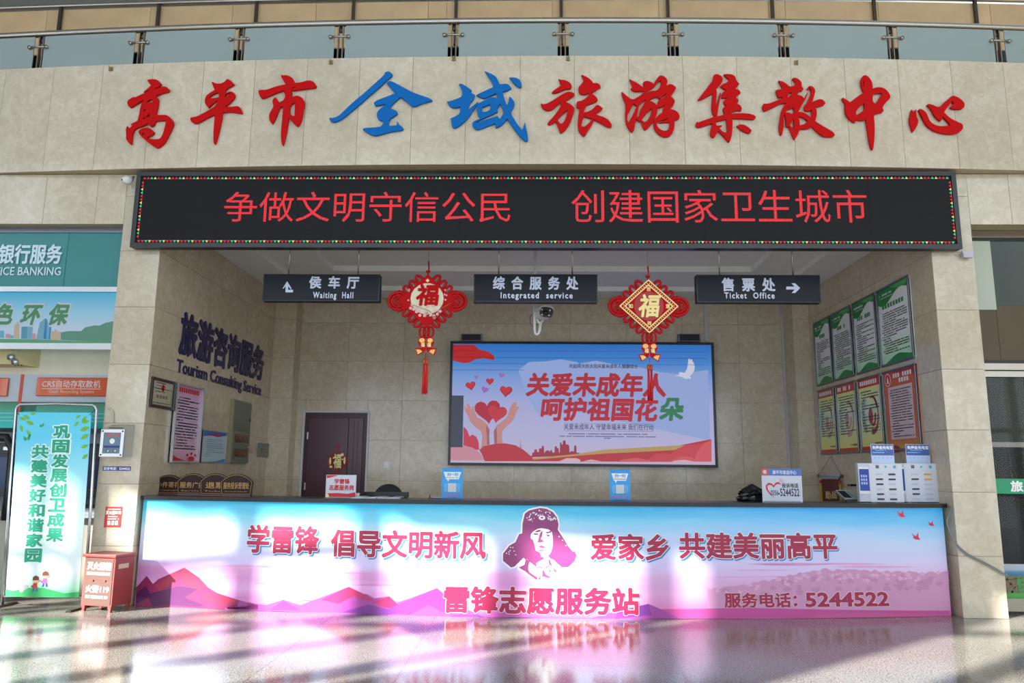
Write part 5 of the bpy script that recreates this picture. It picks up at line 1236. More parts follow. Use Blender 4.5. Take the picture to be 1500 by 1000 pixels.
M().tube([PN.w(p0[0], za+.03, .03), PN.w(*hkp, .005), PN.w(p1_[0], za+.03, .03)], .003, 5).build('string', DSTEEL, r)
for x in (A0-.04, A1+.04):
    q = M()
    for k in range(6): q.tube([PN.w(x-.025+.01*k, za-.05, .025), PN.w(x-.025+.01*k, zb2-.02*(k % 2), .025)], .007, 5)
    q.build('gold_fringe', mat('fringe_gold', '#C4A41E', .5, noise=.2, ns=50), r)
    M().fbox(PN, x-.035, x+.035, za-.09, za-.04, .018, .034).build('fringe_band', pm('#B4302A'), r)
for t, x0, x1, y0, y1 in (('勋', 1211.5, 1218.5, 719.5, 730), ('品', 1220.5, 1227, 720, 729.5)):
    M().text(PN, t, (x0, y1), (x1, y0), .022, .03).build('gold_character', GOLD, r)
# card terminal
Y = onct(1243, 730, .42); F = Fr('Y', Y)
A, _ = F.px(1229, 725); A2, _ = F.px(1257, 725)
r = empty('card_terminal', ((A+A2)/2, Y, CTZ), 'grey tilted card terminal with black screen by the white charging stations', 'terminal')
sk = .07
ex([(A+sk, Y, CTZ+.03), (A2+.01, Y, CTZ+.035), (A2-.03, Y+.09, CTZ+.135), (A, Y+.09, CTZ+.135)], [(A+sk, Y+.03, CTZ+.012), (A2+.0, Y+.03, CTZ+.014), (A2-.03, Y+.12, CTZ+.115), (A, Y+.12, CTZ+.115)]).build('body', mat('terminal_grey', '#8E9298', .35), r)
LP_ = lambda u, v, d=.002: Vector((A+sk*(1-v)+(A2+.01-A-sk-(.04-sk)*v*0)*u*(1-.08*v), Y+.09*v-d, CTZ+.032+.1*v+d))
M().add([LP_(.06, .15), LP_(.62, .15), LP_(.62, .92), LP_(.06, .92)], [(0, 1, 2, 3)]).build('screen', mat('terminal_screen', '#16181C', .15), r)
q = M()
for i in range(4):
    for j in range(3): u_, v_ = .68+.09*j, .35+.14*i; q.add([LP_(u_, v_, .003), LP_(u_+.06, v_, .003), LP_(u_+.06, v_+.09, .003), LP_(u_, v_+.09, .003)], [(0, 1, 2, 3)])
q.build('keypad', pm('#3A4A52'), r)
q = M().add([LP_(.7, .2, .003), LP_(.9, .2, .003), LP_(.9, .3, .003), LP_(.7, .3, .003)], [(0, 1, 2, 3)]).build('green_key', pm('#3FAE5A'), r)
M().box(A+sk+.03, A2-.04, Y+.02, Y+.1, CTZ, CTZ+.03).build('stand', DSTEEL, r)
# small bracket camera between terminal and station
Y = cntY(4.3)+.42; F = Fr('Y', Y+.1); p0, p1_ = F.px(1246, 709.5), F.px(1264, 711.5)
r = empty('desk_monitor', (p1_[0], Y+.1, CTZ), 'thin dark screen seen edge on, left of the charging stations', 'monitor')
M().fbox(F, p0[0], p1_[0]+.05, p1_[1]-.005, p0[1]+.005, -.1, .0).build('screen', BLACK, r)
M().tube([(p1_[0]-.02, Y+.12, CTZ+.005), (p1_[0]-.02, Y+.12, p1_[1])], .016, 8).build('post', BLACK, r)
M().box(p1_[0]-.09, p1_[0]+.05, Y+.07, Y+.17, CTZ, CTZ+.01).build('foot', BLACK, r)
# charging stations
PBW = mat('station_white', '#C6CBDA', .35); DKS = mat('slot_dark', '#2A2A36', .4); YS = mat('slot_yellow', '#D6A428', .4); EMP = mat('slot_empty', '#B4B9CC', .4)
slots = [[(0, 1), (1, 1), (1, 0), (0, 1), (1, 0), (1, 1)], [(0, 2), (1, 2), (0, 0), (1, 0), (1, 0), (0, 0)]]
for i, (x0, xm, x1, y0, y1, lab) in enumerate(((1262.5, 1276, 1325, 678, 730, 'white power bank charging station with blue side advert, nearer the terminal'), (1315, 1328, 1378, 678, 729.5, 'white power bank charging station with two yellow slots, by the pillar'))):
    Y = cntY(4.3)+.10+.16*i; F = Fr('Y', Y); A0, Am, A1 = F.px(x0, y1)[0], F.px(xm, y1)[0], F.px(x1, y1)[0]; zt2 = F.px(x0, y0)[1]
    r = empty('charging_station', ((A0+A1)/2, Y, CTZ), lab, 'charging station', 'white charging stations on the counter')
    D = .13
    ex([(A0, Y+D*.45, CTZ+.008), (Am, Y, CTZ+.008), (A1, Y, CTZ+.008), (A1, Y+D, CTZ+.008), (A0, Y+D, CTZ+.008)], [(A0, Y+D*.45, zt2), (Am, Y, zt2), (A1, Y, zt2), (A1, Y+D, zt2), (A0, Y+D, zt2)]).build('body', PBW, r, bevel=.008)
    for s_ in (.1, .8): M().box(Am+(A1-Am)*s_-.02, Am+(A1-Am)*s_+.03, Y+.02, Y+.11, CTZ, CTZ+.008).build('foot', GALU, r)
    W, H = A1-Am, zt2-CTZ
    for row in range(6):
        for cI in range(2):
            st = slots[i][row][cI]; bx = Am+W*(.18+.38*cI); bz = CTZ+H*(.72-.125*row)
            P = []
            for k in range(12):
                t = 2*pi*k/12; P.append((bx+W*.11+W*.08*(1 if cos(t) > 0 else -1)+.011*cos(t), bz+.011*sin(t)))
            M().poly(F, [P], .006 if st else .003, .006 if st else .003).build('power_bank' if st else 'empty_slot', (EMP, DKS, YS)[st], r)
    quad(F, Am+W*.2, Am+W*.3, CTZ+H*.87, CTZ+H*.95, .002, 'blank_square', pm('#5A5C64'), r)
    M().disc(F, Am+W*.5, CTZ+H*.91, .014, .002).build('teal_icon', pm('#48B0B8'), r); M().disc(F, Am+W*.77, CTZ+H*.91, .018, .002).build('round_icon', pm('#20A6C4'), r)
    # side advert panel
    vx = Vector((Am-A0, -D*.45, 0)); nrm = Vector((-D*.45, -(Am-A0), 0)).normalized()
    C2 = Cust(lambda a, b, d=0, A0=A0, Y=Y, vx=vx, nrm=nrm: Vector((A0, Y+D*.45, 0))+vx*a+Vector((0, 0, b))+nrm*d)
    ad = M().fbox(C2, .06, .95, CTZ+H*.22, zt2-H*.1, .004, .014).build('advert_panel', PAPER, r)
    quad(C2, .12, .97, CTZ+H*.3, zt2-H*.15, .016, 'blue_advert', pm('#2348A8'), ad)
    q = M(); 
    for k in range(3): dashes(q, C2, .25, .9, CTZ+H*(.64-.09*k), H*.06, .018, cw=.2)
    q.build('advert_print', pm('#A8BCE8'), ad, kind='stuff')
    # sign on top
    s0, s1 = (1276.5, 1310) if i == 0 else (1327.5, 1362.5); F2 = Fr('Y', Y+.06)
    S0, S1 = F2.px(s0, 670)[0], F2.px(s1, 670)[0]; zz0, zz1 = zt2, F2.px(s0, 650.5)[1]; WW, HH = S1-S0, zz1-zz0
    sg = M().fbox(F2, S0, S1, zz0, zz1, -.006, 0).build('top_sign', pm('#B4C6EA'), r)
    quad(F2, S0+.005, S1-.005, zz0+HH*.42, zz1-.005, .002, 'blue_field', pm('#3A5CA4'), sg)
    M().text(F2, '免押金充电宝', (S0+WW*.06, zz0+HH*.74), (S1-WW*.05, zz0+HH*.92), .004, .035, local=True).build('printed_words', PAPER, sg)
    q = M(); dashes(q, F2, S0+WW*.06, S0+WW*.6, zz0+HH*.54, .012, .004); dashes(q, F2, S0+WW*.2, S0+WW*.7, zz0+HH*.66, .008, .004); q.build('fine_print', pm('#8CC0F4'), sg, kind='stuff')
    q = M()
    for k in range(5): q.disc(F2, S0+WW*(.15+.18*k), zz0+HH*.28, .006, .003, 0, 8)
    q.build('icons', pm('#4F8AD0'), sg)
# cable over the worktop end and across the right pillar
F = Fr('Y', -.03); c2 = lambda x, y, d=0: F.w(*F.px(x, y), d)
q = M()
def catmull(P, n=6):
    P = [Vector(p) for p in P]; P = [P[0]]+P+[P[-1]]; out = []
    for i in range(1, len(P)-2):
        for k in range(n):
            t = k/n; a, b, c, d = P[i-1:i+3]
            out.append(.5*((2*b)+(-a+c)*t+(2*a-5*b+4*c-d)*t*t+(-a+3*b-3*c+d)*t**3))
    return out+[P[-1]]
for o in (0, 2.2): q.tube(catmull([Vector((4.748, .12, CTZ+.008)), Vector((4.748, .03, CTZ-.06)), c2(1387, 762+o*.3), c2(1392, 780+o*.3), c2(1401, 796+o), c2(1418, 811+o), c2(1440, 822+o), c2(1460, 833+o), c2(1472, 840+o), F.w(XRo+.02, F.px(1474, 842+o)[1], -.02)]), .0065, 7)
q.build('electric_cable', mat('grey_cable', '#7D8088', .5), None, 'twin grey cable drooping across the right marble pillar', 'cable')

# ---- on the left pillar
F0 = Fr('Y', -.02)
r = empty('complaint_box', (-4.79, 0, 1.67), 'silver wall box with blue front and two keyholes on the left pillar', 'box')
x0, x1, z0, z1, yb_, yf = -4.915, -4.645, 1.667, 1.975, 0.0, -.2
ex([(x0, yf, z0), (x1, yf, z0), (x1, yf, z1), (x0, yf, z1)], [(x0, yb_, z0), (x1, yb_, z0), (x1, yb_, z1+.07), (x0, yb_, z1+.07)]).build('body', ALU, r, bevel=.006)
CF = Fr('Y', yf)
M().frame(CF, x0, x1, z0, z1, .035, 0, .012).build('front_frame', ALU, r)
M().fbox(CF, x0+.035, x1-.035, z0+.035, z1-.035, 0, .004).build('front_door', pm('#5F7C8C'), r)
M().add([(x0+.05, yf+.04, z1+.0155), (x1-.05, yf+.04, z1+.0155), (x1-.05, yf+.07, z1+.026), (x0+.05, yf+.07, z1+.026)], [(0, 1, 2, 3)]).build('slot', BLACK, r)
for i in range(3): M().text(CF, '意见箱', (x0+.06, z1-.085), (x1-.06, z1-.045), .005, .03, only=i, local=True).build('printed_character', pm('#C0506A'), r)
M().disc(CF, (x0+x1)/2, z0+.175, .03, .006).build('round_seal', PAPER, r)
M().fbox(CF, x0+.045, x1-.045, z0+.1, z0+.125, .004, .006).build('blue_label', pm('#2A2F86'), r)
for s_ in (-.04, .04): M().tube([(-4.78+s_, yf, z0+.065), (-4.78+s_, yf-.014, z0+.065)], .018, 12).build('lock', ALU, r)
for a_, b_ in ((x0+.02, z0+.02), (x1-.02, z0+.02), (x0+.02, z1-.02), (x1-.02, z1-.02)): M().tube([(a_, yf-.01, b_), (a_, yf-.018, b_)], .009, 8).build('screw', DSTEEL, r)
p0, p1_ = F0.px(150.5, 689), F0.px(192, 683)
r = empty('phone_plate', (p0[0], 0, p0[1]), 'dark blue plate with white phone number under the silver box', 'sign')
FP = Fr('Y', 0.0)
p0, p1_ = FP.px(150.5, 689), FP.px(192, 683)
M().fbox(FP, p0[0], p1_[0], p0[1]-.0, p1_[1]+.0, 0, .005).build('plate', pm('#232A86'), r)
M().text(FP, '投诉电话：5244522', (152, 688), (191, 684), .006, .03).build('printed_words', PAPER, r)
p0, p1_ = FP.px(152, 772), FP.px(179.5, 742)
r = empty('fire_notice', (p0[0], 0, p0[1]), 'red and white fire equipment sticker on the left pillar', 'sticker')
W, H = p1_[0]-p0[0], p1_[1]-p0[1]
M().fbox(FP, p0[0], p1_[0], p0[1], p1_[1], 0, .003).build('sheet', pm('#C42A22'), r)
M().text(FP, '灭火器', (p0[0]+W*.05, p0[1]+H*.62), (p0[0]+W*.6, p0[1]+H*.8), .004, .04, local=True).build('printed_characters', PAPER, r)
q = M(); dashes(q, FP, p0[0]+W*.15, p1_[0]-W*.1, p0[1]+H*.85, .012, .004); dashes(q, FP, p0[0]+W*.2, p1_[0]-W*.2, p0[1]+H*.5, .012, .004); dashes(q, FP, p0[0]+W*.6, p1_[0]-W*.05, p0[1]+H*.65, .03, .004, cw=.04); dashes(q, FP, p0[0]+W*.2, p1_[0]-W*.2, p0[1]+H*.12, .045, .004, cw=.045); dashes(q, FP, p0[0]+W*.2, p1_[0]-W*.15, p0[1]+H*.38, .014, .004)
q.build('printed_lines', PAPER, r, kind='stuff')
p = [FP.px(160, 598), FP.px(163, 599), FP.px(166, 603), FP.px(167, 619)]
M().tube([FP.w(x, z, .012) for x, z in p], .012, 8).build('conduit', mat('cream_conduit', '#BDB7A6', .5), None, 'thin cream conduit bending down into the silver box', 'conduit')

# ---- fire extinguisher box
u_ = Vector((.975, -.223, 0)).normalized(); v_ = Vector((.223, .975, 0)).normalized(); O1 = Vector((-4.905, -.29, 0))
W, D = .40, .29
def lb(m_, a0, a1, c0, c1, b0, b1, tp=0):
    P = []
    for z in (b0, b1):
        for a, c in ((a0, c0), (a1, c0), (a1, c1), (a0, c1)): P.append(O1+u_*a+v_*c+Vector((0, 0, z)))
    return m_.hexa(P)
r = empty('extinguisher_box', tuple(O1+u_*W/2+v_*D/2), 'faded red metal fire extinguisher box standing by left pillar', 'box')
SR = mat('faded_red_metal', '#8A3A34', .45, noise=.08, ns=3)
lb(M(), 0, W, 0, D, .06, .575).build('body', SR, r, bevel=.004)
lb(M(), -.02, W+.02, -.025, D+.01, .575, .605).build('lid', SR, r, bevel=.004)
for a in (.01, W-.05):
    for c in (0.0, D-.04):
        P = [O1+u_*(a+.008)+v_*(c+.005), O1+u_*(a+.034)+v_*(c+.005), O1+u_*(a+.034)+v_*(c+.035), O1+u_*(a+.008)+v_*(c+.035)]; Q = [O1+u_*a+v_*c, O1+u_*(a+.044)+v_*c, O1+u_*(a+.044)+v_*(c+.04), O1+u_*a+v_*(c+.04)]
        M().hexa(P+[q_+Vector((0, 0, .062)) for q_ in Q]).build('foot', SR, r)
XF = Cust(lambda a, b, d=0: O1+u_*a-v_*d+Vector((0, 0, b)))
for a in (.12, .28): M().fbox(XF, a-.02, a+.02, .315, .335, .004, .014).build('hinge', mat('faded_red_metal', ''), r)
PK = mat('pink_white_paint', '#F0E4E0', .5); FPN = mat('panel_darkened_for_sun', '#583A30', .5)  # front panels coloured darker than the body, to offset the sun on them
M().fbox(XF, .02, W-.02, .33, .555, 0, .005).build('upper_panel', FPN, r); M().fbox(XF, .02, W-.02, .075, .32, 0, .005).build('lower_panel', FPN, r)
for t, a0, a1, b0, b1 in (('灭火器箱', .045, .355, .44, .52), ('火警119', .05, .35, .2, .275)):
    for i in range(len(t)): M().text(XF, t, (a0, b0), (a1, b1), .006, .03, only=i, local=True).build('painted_character', PK, r)
M().text(XF, 'FIRE EXTINGUISHER BOX', (.045, .385), (.35, .415), .006, .03, local=True).build('painted_words', PK, r)
M().text(XF, 'FIRE TELEPHONE 119', (.055, .14), (.34, .17), .006, .03, local=True).build('painted_words', PK, r)
XS = Cust(lambda a, b, d=0: O1+u_*(W+d)+v_*a+Vector((0, 0, b)))
M().fbox(XS, .05, .2, .45, .5, 0, .004).build('plate', pm('#B8A88A'), r)

# ---- banner stand
BYY = -.12
def bw(a, b, d=0):
    X0, X1 = -5.86+(-5.97+5.86)*b, -5.03+(-5.10+5.03)*b
    return Vector((X0+(X1-X0)*a, BYY-d, .11+2.06*b))
BF = Cust(bw)
r = empty('banner_stand', (-5.44, BYY, 0), 'tall cyan printed banner in a chrome tube stand beside the cash machines', 'banner')
bn = grad('banner_print', [(0, '#2FB46A'), (.05, '#A6E4C4'), (.14, '#EAF8FA'), (.42, '#DCF6FA'), (.66, '#9CE6F6'), (.85, '#62CFF0'), (1, '#5CCCE8')], rough=.5)  # cyan print, its lower half lightened to carry the sun falling there
M().fbox(BF, 0, 1, 0, 1, 0, .006, n=6).build('banner_sheet', bn, r)
tubep = [bw(-.06, -.05), bw(-.06, .5), bw(-.05, 1.015), bw(-.03, 1.035), bw(.01, 1.045), bw(.5, 1.05), bw(.99, 1.045), bw(1.03, 1.035), bw(1.05, 1.015), bw(1.06, .5), bw(1.06, -.05)]
M().tube([p+Vector((0, .02, 0)) for p in tubep], .016, 10).build('tube_frame', mat('chrome_tube', '#B9BEC6', .2, .9), r)
M().tube([bw(-.06, .0)+Vector((0, .02, 0)), bw(1.06, .0)+Vector((0, .02, 0))], .012, 8).build('cross_bar', mat('chrome_tube', ''), r)
for a in (-.06, 1.06):
    p = bw(a, -.05); q = M()
    q.hexa([(p.x-.03, BYY-.28, .0), (p.x+.03, BYY-.28, 0), (p.x+.03, BYY+.25, 0), (p.x-.03, BYY+.25, 0), (p.x-.025, BYY-.26, .018), (p.x+.025, BYY-.26, .018), (p.x+.025, BYY+.24, .018), (p.x-.025, BYY+.24, .018)])
    q.build('foot', DSTEEL, r)
for a in (.02, .98):
    M().tube([bw(a, .985, .012), bw(a+(.055 if a > .5 else -.055), 1.02, -.01)], .004, 5).build('tie', DSTEEL, r)
GT = pm('#12A07E', .5); WO = pm('#E4F6F4', .5)
for t, a0, bt in (('巩固发展创卫成果', .51, .925), ('共建美好和谐家园', .235, .815)):
    for i, c in enumerate(t):
        b1 = bt-.0803*i; o = M().text(BF, c, (a0, b1-.068), (a0+.215, b1), .010, .045, local=True).build('printed_character', GT, r)
        M().text(BF, c, (a0-.008, b1-.071), (a0+.223, b1+.003), .008, .085, local=True).build('white_outline', WO, o)
LV = pm('#6FB43A', .5); rk = random.Random(8)
def leaf(m_, a, b, L, an, ds=.0085):
    P = []
    for k in range(10):
        t = k/9; P.append((t*L, .22*L*sin(pi*t)))
    P += [(x, -y) for x, y in reversed(P[1:-1])]
    m_.poly(BF, [[(a+(x*cos(an)-y*sin(an)), b+(x*sin(an)+y*cos(an))*.42) for x, y in P]], ds)
for a, b, L, an in ((.02, .97, .1, -.3), (.08, .985, .11, -.6), (.12, .95, .12, -.4), (.05, .93, .1, -1.3), (.17, .99, .08, .1), (.14, .9, .1, -1.0), (.86, .985, .08, 3.6), (.84, .95, .09, 3.9), (.98, .955, .11, 3.4), (.99, .92, .14, 3.5), (.985, .88, .13, 3.7), (.99, .82, .11, 3.5), (.99, .77, .1, 3.9), (.94, .98, .1, 4.0)):
    leaf(q := M(), a, b, L, an); q.build('painted_leaf', LV, r)
for a, b, s_ in ((.34, .927, .03), (.15, .855, .05)):
    q = M(); q.poly(BF, [[(a, b), (a-s_, b+s_*.25), (a-s_*.9, b-.01), (a-s_*.3, b-s_*.35), (a, b-.005), (a+s_*.5, b-s_*.3), (a+s_*.8, b), (a+s_*.9, b+s_*.5), (a+.01, b+.01)]], .0085); q.build('painted_butterfly', pm('#1FA060', .5), r)
# painted children at the foot
for a, b, hc, cc in ((.4, .055, '#6E3A2A', '#C8382E'), (.53, .08, '#8A4A30', '#C86AB4')):
    q = M(); q.disc(BF, a, b+.035, .04, .009, 0, 14, .018); q.build('painted_child_face', pm('#E8B89C', .5), r)
    q = M(); q.poly(BF, [[(a-.045, b+.033), (a+.045, b+.033), (a+.04, b+.05), (a, b+.058), (a-.04, b+.05)]], .0095); q.build('painted_child_hair', pm(hc, .5), r)
    q = M(); q.poly(BF, [[(a-.035, b+.018), (a+.03, b+.02), (a+.07, b+.032), (a+.065, b+.037), (a+.02, b+.018), (a+.03, b-.008), (a-.035, b-.008), (a-.07, b+.005), (a-.065, b), (a-.03, b+.012)]], .0092); q.build('painted_child_clothes', pm(cc, .5), r)
    q = M(); q.poly(BF, [[(a-.03, b-.008), (a-.01, b-.008), (a-.015, b-.025), (a-.045, b-.028)]], .0091); q.poly(BF, [[(a+.005, b-.008), (a+.03, b-.008), (a+.04, b-.026), (a+.01, b-.026)]], .0091); q.build('painted_child_legs', pm('#3A5FA0', .5), r)
q = M().poly(BF, [[(.18, .045), (.2, .06), (.26, .065), (.31, .062), (.3, .045), (.25, .035), (.22, .02), (.19, .025)]], .009).build('painted_bag', pm('#A9ACAE', .5), r)
M().poly(BF, [[(0, 0), (1, 0), (1, .03), (.8, .022), (.5, .05), (.3, .048), (.1, .03), (0, .04)]], .0078).build('painted_grass', pm('#2FA860', .5), r)

# ---- left bay: bank fascia and cash machines
bw_ = M().box(-8.5, XLo, 1.35, 1.5, 0, 4.5).build('wall_bank', mat('bank_wall', '#8F9A98', .6, noise=.05), kind='structure')
F = Fr('Y', .15); x0, x1 = -8.4, XLo-.005
r = empty('bank_sign', (-6.7, .15, 3.67), 'teal bank sign band with silver characters above the cash machines', 'sign')
TEAL = mat('teal_panel', '#2F7E80', .3, noise=.06, ns=1.2)
sx_ = F.px(97, 380)[0]
M().fbox(F, x0, sx_-.003, 3.735, 4.43, -.06, 0).build('teal_panel', TEAL, r); M().fbox(F, sx_+.003, x1, 3.735, 4.43, -.06, 0).build('teal_panel', TEAL, r)
M().fbox(F, x0, x1, 4.43, 4.50, -.06, .02).build('top_rail', GALU, r)
M().fbox(F, x0, x1, 3.672, 3.735, -.06, .025).build('lower_rail', ALU, r)
SV = mat('silver_letter', '#B9CDDA', .3, .3)
for i in range(5): M().text(F, '助银行服务', (-24.5, 386), (93, 359), .004, .03, .015, only=i).build('silver_character', SV, r)
M().text(F, 'SELF SERVICE BANKING', (-62, 403), (90.5, 391.5), .004, .012, .01).build('silver_words', SV, r)
r = empty('advert_lightbox', (-6.7, .15, 2.95), 'long lit advert with green characters and cartoon city under the teal sign', 'sign')
M().fbox(F, x0, x1, 3.03, 3.665, -.1, 0).build('picture', scr('advert_sky', [(0, '#B8DCF4'), (.25, '#C4DEF4'), (.6, '#9CD8F4'), (1, '#34BEEA')], .62), r)
M().fbox(F, x0, x1, 2.955, 3.03, -.1, .025).build('lower_rail', ALU, r)
def fp(name, col, polys, d, es=.5):
    m_ = M()
    for p in polys: m_.ppoly(F, p, d)
    m_.build(name, se(col, es), r)
A8 = lambda st: [(float(p.split(',')[0])/7.5, 390+float(p.split(',')[1])/7.5) for p in st.split()]
fp('painted_hill', '#5AA284', [A8("668,810 668,725 760,710 890,712 940,670 1040,648 1090,652 1160,620 1235,605 1270,600 1270,838")], .003)
fp('painted_grass', '#58B57E', [A8("-700,790 400,800 700,815 1250,835 1250,860 -700,862")], .004)
for col, ps in (('#6CC4E0', ["0,705 48,708 48,785 0,785", "115,758 150,758 150,790 115,790"]), ('#DDA8A8', ["65,742 115,742 115,788 65,788", "358,738 396,738 396,798 358,798"]), ('#D8C8A8', ["152,790 160,650 200,605 218,650 215,792", "560,808 568,712 600,712 604,695 625,695 628,715 668,718 665,812"]), ('#4FA8C8', ["235,795 238,665 300,660 300,795"]), ('#7ABEDC', ["300,795 300,660 365,665 355,797", "400,800 440,620 500,570 500,800"]), ('#3F8ED0', ["480,800 500,570 520,585 515,802", "535,805 548,660 568,655 556,806"]), ('#5CC8EC', ["515,802 520,585 548,660 535,805"])):
    for q_ in ps: fp('painted_building', col, [A8(q_)], .005)
for i in range(4):
    o = M().text(F, '绿色环保', (-48, 474.5), (102, 446), .008, .045, shear=.18, only=i, sp=.42).build('green_character', se('#3F9A62', .5), r)
    M().text(F, '绿色环保', (-49, 475.5), (103, 445), .007, .09, shear=.18, only=i, sp=.42).build('white_outline', se('#D8E8F6', .5), o)
BG = mat('beige_fascia', '#C4BDA6', .5, noise=.03)
M().box(-8.5, XLo, .5, .6, 2.69, 3.6).build('trim_4', BG, kind='structure', label='plain beige fascia strip above the orange bank signs')
F5 = Fr('Y', .5)
r = empty('emergency_light', (-6.6, .4, 2.8), 'beige twin-spot emergency light box above the orange signs', 'lamp')
p0, p1_ = F5.px(-20, 538), F5.px(60, 514)
ex([(p0[0], .32, p0[1]+.02), (p1_[0]-.12, .32, p0[1]+.02), (p1_[0]-.2, .32, p1_[1]-.02), (p0[0], .32, p1_[1]-.02)], [(p0[0], .5, p0[1]+.0), (p1_[0], .5, p0[1]+.0), (p1_[0], .5, p1_[1]), (p0[0], .5, p1_[1])]).build('housing', mat('beige_plastic', '#B8AC7C', .45), r)
FE = Fr('Y', .31)
for x, y in ((17, 523), (23, 530)): a, b = FE.px(x, y); M().tube([FE.w(a, b, -.02), FE.w(a, b, .03)], [.03, .042], 12).build('spot_lamp', ALU, r)
q = M()
for k in range(3): a, b = FE.px(22+4.5*k, 535); q.disc(FE, a, b, .008, .0, .01, 8)
q.build('indicator', DSTEEL, r)
r = empty('machine_fascia', (-6.7, .5, 1.9), 'pale grey fascia over the cash machines with teal striped lower band', 'fascia')
M().fbox(F5, -8.4, XLo, 2.345, 2.69, -.08, 0).build('grey_band', pm('#A6AEB8', .35), r)
M().fbox(F5, -8.4, XLo, 2.02, 2.345, -.1, -.03).build('teal_band', grad('teal_band', [(0, '#1FB4AE'), (.5, '#22A8A4'), (.75, '#3F9078'), (1, '#3A7A5E')]), r)
q = M(); ft5 = Fr('Y', .53)
for y in (606, 612, 617): p = ft5.px(100, y); q.poly(ft5, [[(-8.4, p[1]), (XLo, p[1]), (XLo, p[1]+.006), (-8.4, p[1]+.006)]], .002)
q.build('white_stripes', pm('#9ED8D4'), r); 
p0, p1_ = ft5.px(33, 602), ft5.px(54, 590); quad(ft5, p0[0], p1_[0], p0[1], p1_[1], .003, 'dark_green_patch', pm('#0E5C4C'), r)
a, _ = F5.px(31, 570); M().fbox(F5, a-.02, a+.02, 2.02, 2.69, 0, .005).build('red_divider', pm('#B8402A'), r)
ORG = mat('orange_gloss', '#C4501C', .18, coat=.4)
for i, (xa_, xb_, t1, t2, lab) in enumerate(((-90, 15, '取款机', None, 'glossy orange machine sign cut by the photo edge'), (53.5, 172, 'CRS自动存取款机', 'Cash Recycling System', 'glossy orange sign reading Cash Recycling System beside the pillar'))):
    p0, p1_ = F5.px(xa_, 580), F5.px(xb_, 553.5)
    r = empty('machine_sign', (p0[0], .5, p0[1]), lab, 'sign', 'orange signs over the cash machines')
    M().fbox(F5, p0[0], p1_[0], p0[1], p1_[1], .006, .03).build('panel', ORG, r, bevel=.015)
    if i: 
        M().text(F5, t1, (63.5, 567.5), (150, 557.5), .032, .01).build('printed_words', pm('#C9C4C4'), r); M().text(F5, t2, (73.5, 577), (139.5, 571.5), .032, .01).build('printed_words', pm('#C9A898'), r)
        p0, p1_ = F5.px(63, 570), F5.px(150, 569.5); quad(F5, p0[0], p1_[0], p0[1], p1_[1]+.002, .032, 'thin_line', pm('#C9A898'), r)
    else: M().text(F5, t1, (-30, 569), (3, 557), .032, .01).build('printed_words', pm('#C9C4C4'), r)
for i, (xa_, xb_, lab) in enumerate(((-7.3, -6.38, 'dark cash machine half outside the photo, left of the banner'), (-5.85, -5.04, 'dark cash machine seen between the banner and pillar'))):
    r = empty('cash_machine', ((xa_+xb_)/2, .9, 0), lab, 'cash machine', 'cash machines in the bank bay')
    y0 = .62
    DK = mat('machine_dark', '#2B2F36', .35); LGM = mat('machine_grey', '#8E9298', .4)
    M().box(xa_, xb_, y0+.02, 1.34, 0, .98).build('lower_cabinet', pm('#A9A898', .45), r, bevel=.01)
    M().box(xa_, xb_, y0+.2, 1.34, .98, 1.98).build('upper_cabinet', DK, r, bevel=.02)
    M().box(xa_, xb_, y0+.12, y0+.2, 1.84, 1.98).build('grey_header', LGM, r, bevel=.01)
    ex([(xa_+.08, y0+.1, 1.2), (xb_-.08, y0+.1, 1.2), (xb_-.12, y0+.19, 1.72), (xa_+.12, y0+.19, 1.72)], [(xa_+.08, y0+.2, 1.2), (xb_-.08, y0+.2, 1.2), (xb_-.12, y0+.21, 1.72), (xa_+.12, y0+.21, 1.72)]).build('screen_hood', DK, r)
    M().add([(xa_+.16, y0+.105, 1.28), (xb_-.16, y0+.105, 1.28), (xb_-.17, y0+.175, 1.66), (xa_+.17, y0+.175, 1.66)], [(0, 1, 2, 3)]).build('screen', mat('machine_screen', '#223A66', .15), r)
    M().box(xb_-.3, xb_-.12, y0+.09, y0+.2, 1.75, 1.79).build('card_slot', ALU, r)
    ex([(xa_, y0-.1, .93), (xb_, y0-.1, .93), (xb_, y0+.25, 1.0), (xa_, y0+.25, 1.0)], [(xa_, y0-.1, 1.0), (xb_, y0-.1, 1.0), (xb_, y0+.25, 1.2), (xa_, y0+.25, 1.2)]).build('keypad_shelf', LGM, r, bevel=.008)
    M().box(xa_+.3, xb_-.3, y0-.02, y0+.08, 1.05, 1.09).build('keypad', BLACK, r)
    if i == 0:
        P = M().tube([(xb_-.02, y0-.12, .9), (xb_-.0, y0-.14, 1.3), (xb_-.03, y0-.12, 1.75), (xb_-.15, y0-.08, 1.9), (xa_, y0-.08, 1.92)], .05, 8); P.build('side_hood', mat('hood_black', '#1C1F24', .3), r)

